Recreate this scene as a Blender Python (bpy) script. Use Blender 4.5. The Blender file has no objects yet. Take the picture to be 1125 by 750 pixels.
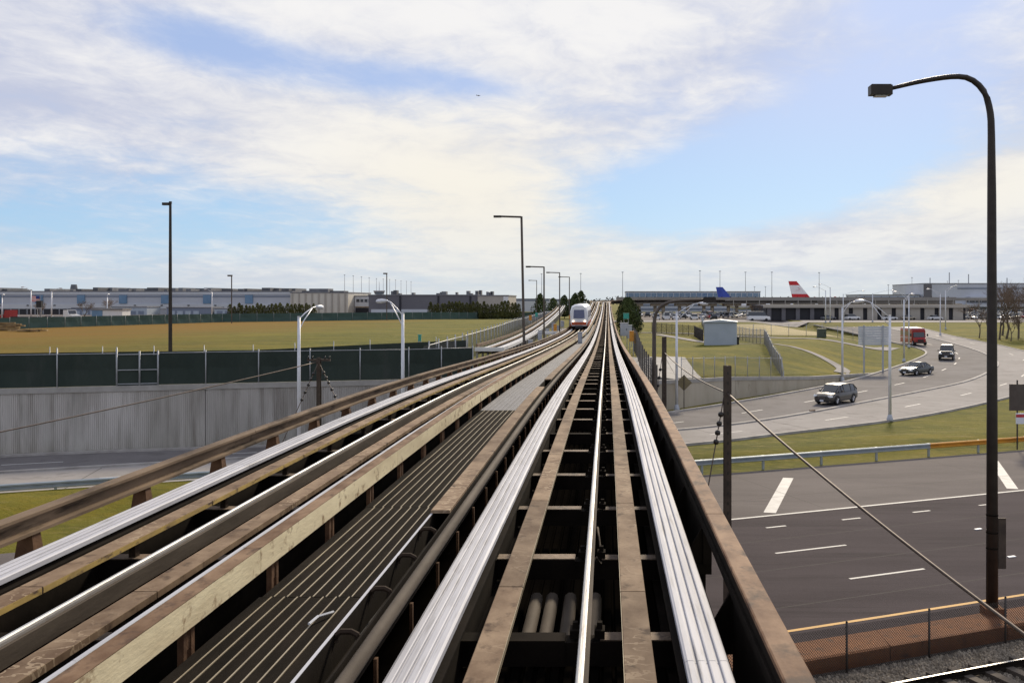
import bpy, math, random
import numpy as np
from mathutils import Vector, Matrix
R = math.radians
random.seed(7)
sc = bpy.context.scene
col = sc.collection

# ------------------------------------------------------------------ camera
cd = bpy.data.cameras.new('camera'); cam = bpy.data.objects.new('camera', cd); col.objects.link(cam)
cam.location = (0, 0, 2.6); cam.rotation_euler = (R(90), 0, 0)
cd.lens = 35; cd.sensor_width = 36; cd.shift_x = -0.0929; cd.shift_y = -0.040
cd.clip_start = 0.05; cd.clip_end = 20000
sc.camera = cam
sc.view_settings.view_transform = 'Standard'; sc.view_settings.look = 'None'
sc.view_settings.gamma = 1; sc.view_settings.use_curve_mapping = False
sc.view_settings.exposure = 0.35
sc.cycles.max_bounces = 6; sc.cycles.diffuse_bounces = 3; sc.cycles.glossy_bounces = 3
SUN_AZ, SUN_EL = 16.0, 29.0          # degrees from +Y (negative: to the left), above the horizon

# ------------------------------------------------------------------ world
W = bpy.data.worlds.new('World'); sc.world = W; W.use_nodes = True
nt = W.node_tree; nt.nodes.clear()
def nd(t, **k):
    n = nt.nodes.new(t)
    for a, b in k.items(): setattr(n, a, b)
    return n
def lk(a, b): nt.links.new(a, b)
def mth(op, a, b=None, c=None, clamp=False):
    n = nd('ShaderNodeMath', operation=op, use_clamp=clamp)
    for i, v in enumerate((a, b, c)):
        if v is None: continue
        if isinstance(v, (int, float)): n.inputs[i].default_value = v
        else: lk(v, n.inputs[i])
    return n.outputs[0]
def ramp01(v, lo, hi):
    n = nd('ShaderNodeMapRange', interpolation_type='SMOOTHSTEP')
    lk(v, n.inputs[0]); n.inputs[1].default_value = lo; n.inputs[2].default_value = hi
    return n.outputs[0]
def mixc(f, a, b):
    n = nd('ShaderNodeMix', data_type='RGBA')
    if isinstance(f, (int, float)): n.inputs[0].default_value = f
    else: lk(f, n.inputs[0])
    for i, v in ((6, a), (7, b)):
        if isinstance(v, tuple): n.inputs[i].default_value = (*v, 1)
        else: lk(v, n.inputs[i])
    return n.outputs[2]
tc = nd('ShaderNodeTexCoord'); sep = nd('ShaderNodeSeparateXYZ'); lk(tc.outputs['Generated'], sep.inputs[0])
dx, dy, dz = sep.outputs
az = mth('ARCTAN2', dx, dy); el = mth('ARCSINE', dz)
def blob(a0, e0, sa, se, tilt=0.0):
    da = mth('SUBTRACT', az, R(a0)); de = mth('SUBTRACT', el, R(e0))
    c, s = math.cos(R(tilt)), math.sin(R(tilt))
    u = mth('ADD', mth('MULTIPLY', da, c), mth('MULTIPLY', de, s))
    v = mth('SUBTRACT', mth('MULTIPLY', de, c), mth('MULTIPLY', da, s))
    u = mth('DIVIDE', u, R(sa)); v = mth('DIVIDE', v, R(se))
    q = mth('ADD', mth('MULTIPLY', u, u), mth('MULTIPLY', v, v))
    return mth('EXPONENT', mth('MULTIPLY', q, -1))
zc = mth('ADD', mth('MAXIMUM', dz, 0.0), 0.13)
cx = mth('DIVIDE', dx, zc); cy = mth('DIVIDE', dy, zc)
cmb = nd('ShaderNodeCombineXYZ'); lk(cx, cmb.inputs[0]); lk(cy, cmb.inputs[1])
def noise(vec, scale, detail=8, rough=.55, dist=0.0, off=(0, 0, 0), sx=(1, 1, 1)):
    m = nd('ShaderNodeMapping'); lk(vec, m.inputs[0]); m.inputs[1].default_value = off; m.inputs[3].default_value = sx
    n = nd('ShaderNodeTexNoise'); lk(m.outputs[0], n.inputs['Vector'])
    n.inputs['Scale'].default_value = scale; n.inputs['Detail'].default_value = detail
    n.inputs['Roughness'].default_value = rough; n.inputs['Distortion'].default_value = dist
    return n.outputs[0]
n1 = noise(cmb.outputs[0], 0.85, 9, .58, .35, (3.1, 1.7, 0), (1, .8, 1))
n2 = noise(cmb.outputs[0], 2.6, 9, .62, .5, (9.2, 4.4, 0), (1, .75, 1))
n4 = noise(cmb.outputs[0], 7.5, 8, .62, .6, (2.2, 6.1, 0), (1, .8, 1))
n3 = noise(cmb.outputs[0], 0.55, 4, .5, .2, (1.3, 7.7, 0), (.5, 1.2, 1))
sky = nd('ShaderNodeTexSky', sky_type='NISHITA', sun_disc=False)
sky.sun_elevation = R(SUN_EL); sky.sun_rotation = R(SUN_AZ); sky.altitude = 200
sky.air_density = 1.0; sky.dust_density = 0.7; sky.ozone_density = 2.0
# clear gaps between the clouds
gap = mth('MULTIPLY', blob(7.0, 6.4, 8.0, 2.3, 9), 1.75)
gap = mth('ADD', gap, mth('MULTIPLY', blob(15.5, 10.5, 9, 4.0, 16), .85))
gap = mth('ADD', gap, mth('MULTIPLY', blob(-22.3, 13.6, 4.6, 1.5, -8), .92))
gap = mth('ADD', gap, mth('MULTIPLY', blob(-15.5, 12.4, 5.5, 1.1, -9), .5))
gap = mth('ADD', gap, mth('MULTIPLY', blob(-24, 4.4, 14, 2.2, 4), .62))
gap = mth('ADD', gap, mth('MULTIPLY', blob(-9, 12.3, 5, .8, -6), .6))
gap = mth('ADD', gap, mth('MULTIPLY', blob(18, 16.3, 4, 1.3, 5), .8))
thick = mth('ADD', mth('MULTIPLY', blob(-10, 7.0, 9, 3.6, -14), .55), mth('MULTIPLY', blob(-2, 14, 7, 4.0, 0), .5))
thick = mth('ADD', thick, mth('MULTIPLY', blob(22.5, 6.0, 4, 1.7, 14), .8))
thick = mth('ADD', thick, mth('MULTIPLY', blob(12, 2.9, 14, 1.3, 2), .5))
thick = mth('ADD', thick, mth('MULTIPLY', blob(-15, 16, 10, 1.4, 0), .35))
cov = mth('ADD', mth('MULTIPLY', n1, .62), mth('MULTIPLY', n2, .40))
cov = mth('ADD', cov, mth('MULTIPLY', n4, .30)); cov = mth('ADD', cov, .09); cov = mth('SUBTRACT', cov, mth('MULTIPLY', gap, .52)); cov = mth('ADD', cov, mth('MULTIPLY', thick, .42))
fac = ramp01(cov, .34, .84)
shade = mth('ADD', mth('ADD', mth('MULTIPLY', n2, .60), mth('MULTIPLY', n4, .30)), mth('MULTIPLY', mth('SUBTRACT', n3, .32), .5))
shade = mth('ADD', shade, mth('MULTIPLY', thick, .30))
lit = ramp01(shade, .42, .78)
warm = mth('ADD', blob(-8, 6.0, 11, 5.0, -8), mth('MULTIPLY', blob(21, 6.0, 7, 3, 10), .8), clamp=True)
S10 = 10.0 / 1.27
def k(c, g=1.0): return tuple(v * S10 * g for v in c)
cloud = mixc(lit, k((.55, .59, .74)), k((.91, .90, .90)))
cloud = mixc(mth('MULTIPLY', warm, .75), cloud, k((.96, .90, .77)))
bl = mixc(ramp01(el, R(2), R(13)), k((.27, .55, .88)), k((.38, .49, .78)))
blue = mixc(.80, sky.outputs[0], bl)
base = mixc(fac, blue, cloud)
hz = mth('EXPONENT', mth('MULTIPLY', mth('MAXIMUM', el, 0.0), -1 / R(2.6)))
base = mixc(mth('MULTIPLY', hz, .80), base, k((.68, .74, .755)))
bg = nd('ShaderNodeBackground'); lk(base, bg.inputs[0]); bg.inputs[1].default_value = 0.1
out = nd('ShaderNodeOutputWorld'); lk(bg.outputs[0], out.inputs[0])

# ------------------------------------------------------------------ sun
sl = bpy.data.lights.new('sun', 'SUN'); sl.energy = 3.2; sl.angle = R(8); sl.color = (1, .86, .66)
so = bpy.data.objects.new('sun', sl); col.objects.link(so)
sd = Vector((math.sin(R(SUN_AZ)) * math.cos(R(SUN_EL)), math.cos(R(SUN_AZ)) * math.cos(R(SUN_EL)), math.sin(R(SUN_EL))))
so.rotation_euler = (-sd).to_track_quat('-Z', 'Y').to_euler(); so.location = (0, 0, 60)

# ------------------------------------------------------------------ materials
M = {}
def mat(name, c1, c2=None, scale=3.0, rough=.75, metal=0.0, bump=0.0, bscale=None, stretch=(1, 1, 1),
        spot=None, sscale=8.0, sthr=(.55, .7), sstretch=None, rand=.0, lo=.35, hi=.65, spec=.4, emit=None, detail=6, coat=0.0, scuff=None):
    m = bpy.data.materials.new(name); m.use_nodes = True; t = m.node_tree; b = t.nodes['Principled BSDF']
    L = t.links.new
    g = t.nodes.new('ShaderNodeNewGeometry')
    def nz(sc_, st, det=detail, rg=.6):
        mp = t.nodes.new('ShaderNodeMapping'); L(g.outputs['Position'], mp.inputs[0]); mp.inputs[3].default_value = st
        n = t.nodes.new('ShaderNodeTexNoise'); L(mp.outputs[0], n.inputs['Vector']); n.inputs['Scale'].default_value = sc_
        n.inputs['Detail'].default_value = det; n.inputs['Roughness'].default_value = rg
        return n.outputs[0]
    def rr(v, a, c):
        n = t.nodes.new('ShaderNodeMapRange'); L(v, n.inputs[0]); n.inputs[1].default_value = a; n.inputs[2].default_value = c
        return n.outputs[0]
    def mx(f, a, c):
        n = t.nodes.new('ShaderNodeMix'); n.data_type = 'RGBA'; L(f, n.inputs[0])
        for i, v in ((6, a), (7, c)):
            if isinstance(v, tuple): n.inputs[i].default_value = (*v, 1)
            else: L(v, n.inputs[i])
        return n.outputs[2]
    cur = c1
    if c2 is not None: cur = mx(rr(nz(scale, stretch), lo, hi), c1, c2)
    if spot is not None: cur = mx(rr(nz(sscale, sstretch or stretch), *sthr), cur, spot)
    if scuff is not None:
        w = nz(scuff[1], scuff[2], 3, .5); d1 = t.nodes.new('ShaderNodeMath'); d1.operation = 'COMPARE'; L(w, d1.inputs[0]); d1.inputs[1].default_value = .5; d1.inputs[2].default_value = scuff[3]
        g2 = t.nodes.new('ShaderNodeMath'); g2.operation = 'MULTIPLY'; L(d1.outputs[0], g2.inputs[0]); L(rr(nz(.5, (1, .5, 1), 3), .48, .58), g2.inputs[1])
        cur = mx(g2.outputs[0], cur, scuff[0])
    if rand:
        oi = t.nodes.new('ShaderNodeObjectInfo'); h = t.nodes.new('ShaderNodeHueSaturation')
        n = t.nodes.new('ShaderNodeMapRange'); L(oi.outputs['Random'], n.inputs[0]); n.inputs[3].default_value = 1 - rand; n.inputs[4].default_value = 1 + rand
        L(n.outputs[0], h.inputs['Value'])
        if isinstance(cur, tuple): h.inputs['Color'].default_value = (*cur, 1)
        else: L(cur, h.inputs['Color'])
        cur = h.outputs[0]
    if isinstance(cur, tuple): b.inputs['Base Color'].default_value = (*cur, 1)
    else: L(cur, b.inputs['Base Color'])
    b.inputs['Roughness'].default_value = rough; b.inputs['Metallic'].default_value = metal
    b.inputs['Specular IOR Level'].default_value = spec; b.inputs['Coat Weight'].default_value = coat
    if bump:
        bp = t.nodes.new('ShaderNodeBump'); bp.inputs['Strength'].default_value = bump; bp.inputs['Distance'].default_value = .05
        L(nz(bscale or scale * 4, stretch), bp.inputs['Height']); L(bp.outputs[0], b.inputs['Normal'])
    if emit:
        b.inputs['Emission Color'].default_value = (*emit[0], 1); b.inputs['Emission Strength'].default_value = emit[1]
    M[name] = m
    return m
mat('rust_plate', (.125, .076, .044), (.27, .19, .120), 1.6, .8, 0, .08, 14, (1.5, .9, 1), (.065, .038, .023), 3.2, (.56, .70), (1.5, 1.1, 1), .2, spec=.15, scuff=((.33, .245, .16), 3.2, (1.2, 1.6, 1), .02))
mat('rust_beam', (.115, .052, .024), (.29, .175, .10), 1.6, .75, 0, .08, 12, (1.6, .9, 1), (.055, .028, .018), 2.6, (.52, .66), (1.5, 1, 1), .12, spec=.2)
mat('guide_bar', (.115, .078, .05), (.24, .17, .11), 1.2, .8, 0, .1, 12, (2, .4, 2), (.05, .034, .022), 2.6, (.52, .66), (1, .3, 3), .1, spec=.15)
mat('cream_beam', (.80, .70, .46), (.62, .52, .33), 1.1, .6, 0, .15, 12, (1, .6, 2.5), (.24, .15, .08), 4.5, (.56, .70), (1.5, 1.0, 1.4), .06, spec=.2)
mat('beam_top', (.115, .060, .031), (.27, .175, .105), 1.8, .8, 0, .08, 12, (1.6, .9, 1), (.07, .04, .026), 4, (.54, .68), (1.5, 1, 1), .1, spec=.15)
mat('yellow_edge', (.52, .36, .10), (.36, .25, .09), 2.5, .6, .05, .1, 12, (1, 1, 1), (.10, .06, .04), 5, (.54, .66), (1, .8, 2), .08)
mat('galvanised', (.40, .40, .425), (.53, .53, .555), 1.4, .62, 0, .04, 20, (5, .25, 1), (.29, .285, .29), 3, (.54, .70), (6, .3, 1), .06, spec=.25)
mat('worn_steel', (.42, .40, .37), (.55, .54, .52), 2.0, .42, .5, .06, 20, (4, .3, 1), (.30, .26, .22), 5, (.57, .7), (5, .4, 1))
mat('rail_side', (.06, .047, .035), (.105, .084, .064), 2.0, .8, 0, .1, 12, (1, .4, 2), spec=.15)
mat('dark_steel', (.009, .007, .0055), (.018, .0138, .0105), 1.8, .9, 0, .1, 9, spec=.04)  # near-black: shade inside the open deck is put into the colour
mat('pan_steel_shaded', (.0035, .003, .0026), (.006, .005, .004), 1.2, 1.0, 0, .1, 9, spec=0.0)  # blackened so the deep shade below the deck sits in the colour
mat('cross_beam', (.13, .09, .058), (.24, .17, .115), 3.0, .75, .1, .3, 14, (1, 1, 1), (.05, .035, .025), 6, (.5, .65), None, .25)
mat('bracket_rust', (.075, .036, .018), (.15, .078, .04), 4, .8, 0, .2, 14, spec=.2)
mat('bracket_dark', (.03, .02, .014), (.05, .034, .022), 4, .85, 0, .2, 14, spec=.1)
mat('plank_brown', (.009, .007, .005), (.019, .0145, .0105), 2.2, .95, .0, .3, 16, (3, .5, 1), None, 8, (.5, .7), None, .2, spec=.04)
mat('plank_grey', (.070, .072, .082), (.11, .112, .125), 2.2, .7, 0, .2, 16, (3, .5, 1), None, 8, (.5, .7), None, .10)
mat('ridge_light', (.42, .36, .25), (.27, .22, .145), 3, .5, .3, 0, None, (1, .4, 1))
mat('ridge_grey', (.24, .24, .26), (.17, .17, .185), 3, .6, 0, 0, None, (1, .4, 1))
mat('cable_black', (.015, .014, .013), None, 1, .6)
mat('cable_red', (.16, .045, .03), None, 1, .6)
mat('cable_wire', (.10, .075, .058), (.16, .12, .095), 6, .6, .3)
mat('lamp_dark', (.032, .026, .022), (.045, .037, .031), 3, .5, .3)
mat('lamp_brown', (.085, .068, .056), (.11, .09, .075), 2, .5, .3)
mat('lamp_white', (.72, .73, .76), (.62, .63, .66), 2, .4, .1)
mat('lens_glass', (.45, .45, .42), None, 1, .2)
mat('concrete', (.36, .345, .32), (.27, .255, .235), .9, .85, 0, .25, 8, (1, 1, .25), (.17, .155, .14), 1.6, (.58, .78), (1, 1, .3), .05)
mat('wall_panel', (.56, .53, .495), (.42, .395, .36), .55, .88, 0, .25, 9, (1, 1, .22), (.235, .21, .18), 1.5, (.46, .74), (1, 1, .10), .10)
mat('wall_tan', (.46, .41, .33), (.37, .325, .25), .6, .88, 0, .2, 9, (1, 1, .25), (.24, .20, .15), 1.4, (.60, .78), (1, 1, .5), .05)
mat('wall_cap', (.40, .38, .355), (.31, .295, .27), 1.2, .85, 0, .2, 9)
mat('asphalt', (.047, .036, .040), (.066, .052, .056), .30, .92, 0, .35, 70, (.35, 1.8, 1), (.036, .028, .031), .7, (.52, .72), (.2, 2.4, 1), spec=.12, detail=9)
mat('shoulder', (.165, .142, .13), (.125, .108, .10), .3, .92, 0, .4, 60, (.5, 1.4, 1), (.11, .098, .094), .9, (.58, .76), (.4, 2, 1), spec=.15, detail=9)
mat('ramp_asphalt', (.145, .133, .128), (.185, .171, .165), .22, .9, 0, .3, 40, (1, 1, 1), (.115, .105, .10), .5, (.52, .72), (1, 1, 1), spec=.15, detail=8)
mat('ramp_concrete', (.33, .305, .285), (.26, .24, .222), .2, .9, 0, .3, 40, (1, 1, 1), (.20, .183, .17), .7, (.55, .75), (1, 1, 1), spec=.15, detail=8)
mat('kerb', (.40, .375, .345), (.26, .24, .22), .8, .85, 0, .2, 9)
mat('road_paint', (.56, .545, .51), (.44, .425, .40), 1.4, .7, 0, .1, 20, (1, 1, 1), (.30, .28, .27), 4, (.62, .78))
mat('road_yellow', (.55, .27, .012), (.42, .21, .012), 2, .7, 0, .1, 20, (1, 1, 1), (.2, .14, .06), 4, (.6, .75))
mat('joint', (.035, .032, .03), None, 1, .8)
mat('ballast', (.13, .108, .085), (.23, .195, .15), 9, .95, 0, 1.0, 26, (1, 1, 1), (.06, .052, .045), 14, (.52, .62))
mat('stone', (.165, .135, .10), (.33, .28, .215), 3.5, .9, 0, .2, 20)
mat('tie', (.075, .058, .045), (.11, .09, .07), 3, .9, 0, .3, 12)
mat('rust_soil', (.25, .095, .03), (.18, .068, .025), 1.2, .9, 0, .4, 12, (1, 1, 1), (.09, .045, .025), 3, (.55, .7))
mat('fence_metal', (.42, .43, .44), (.33, .34, .35), 2, .5, .4)
mat('fence_dark', (.06, .05, .043), (.085, .07, .06), 3, .6, .3)
mat('wire', (.18, .17, .16), None, 1, .6, .4)
mat('wire_dark', (.05, .043, .037), None, 1, .6, .4)
mat('screen_green', (.022, .034, .028), (.034, .047, .038), .35, .9, 0, .4, 3, (1, 1, .3), (.045, .052, .046), .9, (.55, .75))
mat('screen_teal', (.045, .085, .075), (.062, .105, .092), .15, .9, 0, .2, 3)
mat('guardrail', (.40, .44, .46), (.31, .35, .37), 1.2, .45, .5, .1, 10)
mat('guardrail_orange', (.62, .29, .03), (.5, .22, .03), 1.5, .5, .1)
mat('post_rust', (.055, .04, .031), (.095, .07, .052), 2.5, .75, .1, .3, 10)
mat('insulator', (.03, .024, .02), None, 1, .35)
mat('sign_back', (.22, .18, .095), (.17, .14, .08), 2, .6, .2)
mat('sign_grey', (.52, .55, .58), (.46, .49, .52), 1, .5, .2)
mat('shed_metal', (.42, .47, .52), (.38, .43, .48), .8, .5, .1, .05, 8)
mat('shed_side_sunlit', (.50, .46, .36), (.44, .40, .32), .8, .6)  # warm sunlight on the shed's left face, put into the colour
mat('white_paint', (.76, .76, .75), (.68, .68, .67), 1.2, .5)
mat('cargo_wall', (.50, .52, .56), (.45, .47, .51), .08, .6, .1)
mat('cargo_low', (.58, .60, .62), (.52, .54, .56), .1, .6)
mat('cargo_band', (.20, .23, .29), None, 1, .6)
mat('cargo_slot', (.12, .22, .34), (.16, .27, .40), .3, .3)
mat('cargo_dark', (.035, .035, .04), None, 1, .8)
mat('roof_grey', (.24, .24, .25), (.18, .18, .19), .2, .8)
mat('unit_grey', (.10, .105, .115), (.17, .175, .185), .4, .7, 0, 0, None, (1, 1, 1), None, 8, (.5, .7), None, .4)
mat('cream_wall', (.66, .62, .53), (.58, .54, .46), .15, .7)
mat('grey_wall', (.135, .13, .14), (.16, .155, .165), .1, .7)
mat('beige_wall', (.44, .40, .34), (.38, .35, .30), .15, .7)
mat('window_dark', (.03, .037, .05), None, 1, .15, 0, spec=.8)
mat('window_blue', (.10, .17, .28), (.15, .24, .36), .2, .15, 0, spec=.8)
mat('terminal_silver', (.55, .57, .62), (.48, .50, .55), .1, .45, .2)
mat('deck_concrete', (.31, .285, .25), (.25, .23, .20), .25, .85, 0, .1, 4)
mat('column_warm', (.40, .33, .23), (.33, .27, .19), .4, .85)
mat('plane_white', (.80, .80, .80), None, 1, .3)
mat('tail_red', (.55, .02, .025), None, 1, .35)
mat('tail_blue', (.03, .06, .33), (.04, .08, .42), .4, .35)
mat('train_white', (.74, .75, .77), None, 1, .3)
mat('train_orange', (.42, .085, .03), (.33, .06, .025), 2, .4)
mat('glass_blue', (.045, .06, .13), (.07, .085, .17), .8, .12, 0, spec=.8)
mat('head_lamp', (.9, .85, .7), None, 1, .2, emit=((1, .86, .6), 4))
mat('lamp_clear', (.75, .77, .78), None, 1, .12, 0, spec=.9)
mat('tyre', (.017, .017, .018), None, 1, .8)
mat('rim', (.48, .48, .50), None, 1, .3, .8)
mat('chrome', (.6, .6, .62), None, 1, .15, 1)
mat('car_glass', (.014, .018, .023), None, 1, .06, 0, spec=1.0)
mat('black_plastic', (.018, .018, .019), None, 1, .5)
mat('plate_white', (.7, .72, .75), None, 1, .5)
for n_, c_ in dict(bronze=(.062, .056, .05), black=(.018, .019, .02), green=(.038, .043, .04), white=(.72, .72, .71), silver=(.44, .45, .47),
                   grey=(.16, .165, .175), red=(.30, .02, .022), blue=(.04, .075, .2), tan=(.36, .31, .23)).items():
    mat('paint_' + n_, c_, None, 1, .34, .1, coat=.35)
mat('orange_box', (.62, .27, .03), (.52, .22, .03), 2, .5)
mat('teal_box', (.05, .34, .28), None, 1, .5)
mat('grey_box', (.42, .44, .47), (.35, .37, .40), 2, .5, .1)
mat('dark_green_box', (.07, .085, .06), None, 1, .6)
mat('bark', (.10, .078, .058), (.15, .12, .09), 3, .9)
mat('twig', (.135, .095, .068), (.19, .14, .10), 1.2, .9)
mat('leaf_dark', (.028, .042, .012), (.062, .078, .02), .8, .8, 0, 0, None, (1, 1, 1), None, 8, (.5, .7), None, .2, spec=.2)
mat('leaf_olive', (.050, .056, .014), (.095, .094, .024), .7, .8, 0, 0, None, (1, 1, 1), None, 8, (.5, .7), None, .2, spec=.2)
mat('far_leaf_haze', (.09, .095, .095), (.12, .12, .115), .02, .9)  # greyed leaves: distance haze put into the colour
mat('timber', (.34, .23, .10), (.20, .135, .07), 1.5, .85, 0, 0, None, (1, 1, 1), None, 8, (.5, .7), None, .35)
mat('soil', (.105, .078, .052), (.16, .125, .09), 1.5, .95, 0, 1.0, 5, (1, 1, 1), (.05, .037, .026), 4, (.54, .66))
mat('flag_red', (.5, .05, .06), None, 1, .8)
mat('flag_blue', (.03, .05, .2), None, 1, .8)
mat('dry_lot', (.44, .35, .17), (.34, .28, .12), .12, .95, 0, .3, 4, (1, 1, 1), (.22, .21, .07), .25, (.58, .75))

def grass_mat():
    m = bpy.data.materials.new('grass'); m.use_nodes = True; t = m.node_tree; b = t.nodes['Principled BSDF']; L = t.links.new
    g = t.nodes.new('ShaderNodeNewGeometry')
    def nz(s, st=(1, 1, 1), det=8, rg=.6):
        mp = t.nodes.new('ShaderNodeMapping'); L(g.outputs['Position'], mp.inputs[0]); mp.inputs[3].default_value = st
        n = t.nodes.new('ShaderNodeTexNoise'); L(mp.outputs[0], n.inputs['Vector']); n.inputs['Scale'].default_value = s
        n.inputs['Detail'].default_value = det; n.inputs['Roughness'].default_value = rg
        return n.outputs[0]
    def rr(v, a, c):
        n = t.nodes.new('ShaderNodeMapRange'); L(v, n.inputs[0]); n.inputs[1].default_value = a; n.inputs[2].default_value = c; return n.outputs[0]
    def mx(f, a, c):
        n = t.nodes.new('ShaderNodeMix'); n.data_type = 'RGBA'; L(f, n.inputs[0])
        for i, v in ((6, a), (7, c)):
            if isinstance(v, tuple): n.inputs[i].default_value = (*v, 1)
            else: L(v, n.inputs[i])
        return n.outputs[2]
    c = mx(rr(nz(.045, (.7, 2.0, 1), 5), .42, .60), (.100, .102, .008), (.195, .158, .015))
    c = mx(rr(nz(.16, (.6, 1.6, 1), 7), .46, .58), c, (.085, .088, .009))
    c = mx(rr(nz(1.6, (.6, 1.5, 1), 8, .7), .47, .64), c, (.17, .155, .016))
    c = mx(rr(nz(1.1, (.6, 1.5, 1), 8, .65), .54, .70), c, (.25, .195, .055))
    c = mx(rr(nz(3.5, (.7, 1.3, 1), 9, .8), .52, .72), c, (.062, .068, .008))
    # autumn browned corner of the far field (west end)
    sx = t.nodes.new('ShaderNodeSeparateXYZ'); L(g.outputs['Position'], sx.inputs[0])
    q = t.nodes.new('ShaderNodeMath'); q.operation = 'ADD'; L(sx.outputs[0], q.inputs[0])
    q2 = t.nodes.new('ShaderNodeMath'); q2.operation = 'MULTIPLY'; L(nz(.05, det=4), q2.inputs[0]); q2.inputs[1].default_value = 60
    L(q2.outputs[0], q.inputs[1])
    c = mx(rr(q.outputs[0], -8, -55), c, (.20, .112, .014))
    L(c, b.inputs['Base Color']); b.inputs['Roughness'].default_value = .95; b.inputs['Specular IOR Level'].default_value = .15
    bp = t.nodes.new('ShaderNodeBump'); bp.inputs['Strength'].default_value = .9; bp.inputs['Distance'].default_value = .12
    L(nz(5, (1, 1, 1), 9, .75), bp.inputs['Height']); L(bp.outputs[0], b.inputs['Normal'])
    M['grass'] = m
grass_mat()

# ------------------------------------------------------------------ mesh helpers
class MB:
    def __init__(s): s.v = []; s.f = []; s.mi = []; s.cur = 0
    def add(s, vs, fs):
        o = len(s.v); s.v += [tuple(p) for p in vs]
        for f in fs: s.f.append(tuple(i + o for i in f)); s.mi.append(s.cur)
        return s
    def box(s, c, d, rz=0.0, taper=1.0):
        hx, hy, hz = d[0] / 2, d[1] / 2, d[2] / 2; vs = []
        ca, sa = math.cos(rz), math.sin(rz)
        for z in (-hz, hz):
            t = taper if z > 0 else 1
            for x, y in ((-hx, -hy), (hx, -hy), (hx, hy), (-hx, hy)):
                x2, y2 = x * t, y * t
                vs.append((c[0] + x2 * ca - y2 * sa, c[1] + x2 * sa + y2 * ca, c[2] + z))
        return s.add(vs, [(0, 3, 2, 1), (4, 5, 6, 7), (0, 1, 5, 4), (1, 2, 6, 5), (2, 3, 7, 6), (3, 0, 4, 7)])
    def b2(s, x0, x1, y0, y1, z0, z1): return s.box(((x0 + x1) / 2, (y0 + y1) / 2, (z0 + z1) / 2), (x1 - x0, y1 - y0, z1 - z0))
    def loft(s, rings, cap=True, closed=True):
        n = len(rings[0]); vs = [p for r in rings for p in r]; fs = []
        for i in range(len(rings) - 1):
            for j in range(n if closed else n - 1):
                a, b = i * n + j, i * n + (j + 1) % n
                fs.append((a, b, b + n, a + n))
        if cap: fs.append(tuple(range(n))[::-1]); fs.append(tuple(range((len(rings) - 1) * n, len(rings) * n)))
        return s.add(vs, fs)
    def tube(s, pts, r, n=8, cap=True):
        pts = [Vector(p) for p in pts]; rings = []
        rs = r if isinstance(r, (list, tuple)) else [r] * len(pts)
        for i, p in enumerate(pts):
            d = (pts[min(i + 1, len(pts) - 1)] - pts[max(i - 1, 0)]).normalized()
            up = Vector((0, 0, 1)) if abs(d.z) < .9 else Vector((0, 1, 0))
            a = d.cross(up).normalized(); b = a.cross(d).normalized()
            rings.append([p + (a * math.cos(2 * math.pi * j / n) + b * math.sin(2 * math.pi * j / n)) * rs[i] for j in range(n)])
        return s.loft(rings, cap)
    def cyl(s, c, r, h, n=16, r2=None):
        r2 = r if r2 is None else r2
        return s.tube([(c[0], c[1], c[2]), (c[0], c[1], c[2] + h)], [r, r2], n)
    def quad(s, a, b, c, d): return s.add([a, b, c, d], [(0, 1, 2, 3)])
    def mesh(s, name, mats, smooth=False):
        me = bpy.data.meshes.new(name); me.from_pydata(s.v, [], s.f)
        for m_ in (mats if isinstance(mats, (list, tuple)) else [mats]): me.materials.append(M[m_])
        if len(set(s.mi)) > 1: me.polygons.foreach_set('material_index', s.mi)
        if smooth: me.polygons.foreach_set('use_smooth', [True] * len(s.f))
        me.update(); return me
    def build(s, name, mats, parent=None, smooth=False, loc=None, rz=None):
        return link(name, s.mesh(name, mats, smooth), parent, loc, rz)
def link(name, me, parent=None, loc=None, rz=None):
    o = bpy.data.objects.new(name, me); col.objects.link(o)
    if parent is not None: o.parent = parent
    if loc is not None: o.location = loc
    if rz is not None: o.rotation_euler = (0, 0, rz)
    return o
def tag(o, label=None, cat=None, group=None, kind=None):
    if label: o['label'] = label
    if cat: o['category'] = cat
    if group: o['group'] = group
    if kind: o['kind'] = kind
    return o
def empty(name, loc, label, cat, group=None, rz=0.0):
    o = bpy.data.objects.new(name, None); col.objects.link(o); o.location = loc; o.rotation_euler = (0, 0, rz)
    o.empty_display_size = .3
    return tag(o, label, cat, group)
def copy_tree(o, parent=None):
    c = o.copy(); col.objects.link(c); c.parent = parent
    for ch in list(o.children): copy_tree(ch, c)
    return c
def smooth_sharp(o, ang=40):
    me = o.data; me.polygons.foreach_set('use_smooth', [True] * len(me.polygons))
    try: me.set_sharp_from_angle(angle=R(ang))
    except Exception: pass
    return o
def interp(pts, x):
    xs = [p[0] for p in pts]; ys = [p[1] for p in pts]
    return np.interp(x, xs, ys)
def cr(pts, n):
    """Catmull-Rom through points, resampled to n points by length"""
    P = [np.array(p, float) for p in pts]; P = [2 * P[0] - P[1]] + P + [2 * P[-1] - P[-2]]; o = []
    for i in range(1, len(P) - 2):
        for t in np.linspace(0, 1, 16, endpoint=False):
            a, b, c, d = P[i - 1], P[i], P[i + 1], P[i + 2]
            o.append(.5 * (2 * b + (c - a) * t + (2 * a - 5 * b + 4 * c - d) * t * t + (3 * b - a - 3 * c + d) * t ** 3))
    o.append(P[-2]); o = np.array(o); L = np.concatenate([[0], np.cumsum(np.linalg.norm(np.diff(o, axis=0), axis=1))])
    q = np.linspace(0, L[-1], n)
    return np.stack([np.interp(q, L, o[:, i]) for i in range(o.shape[1])], 1)

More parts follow.
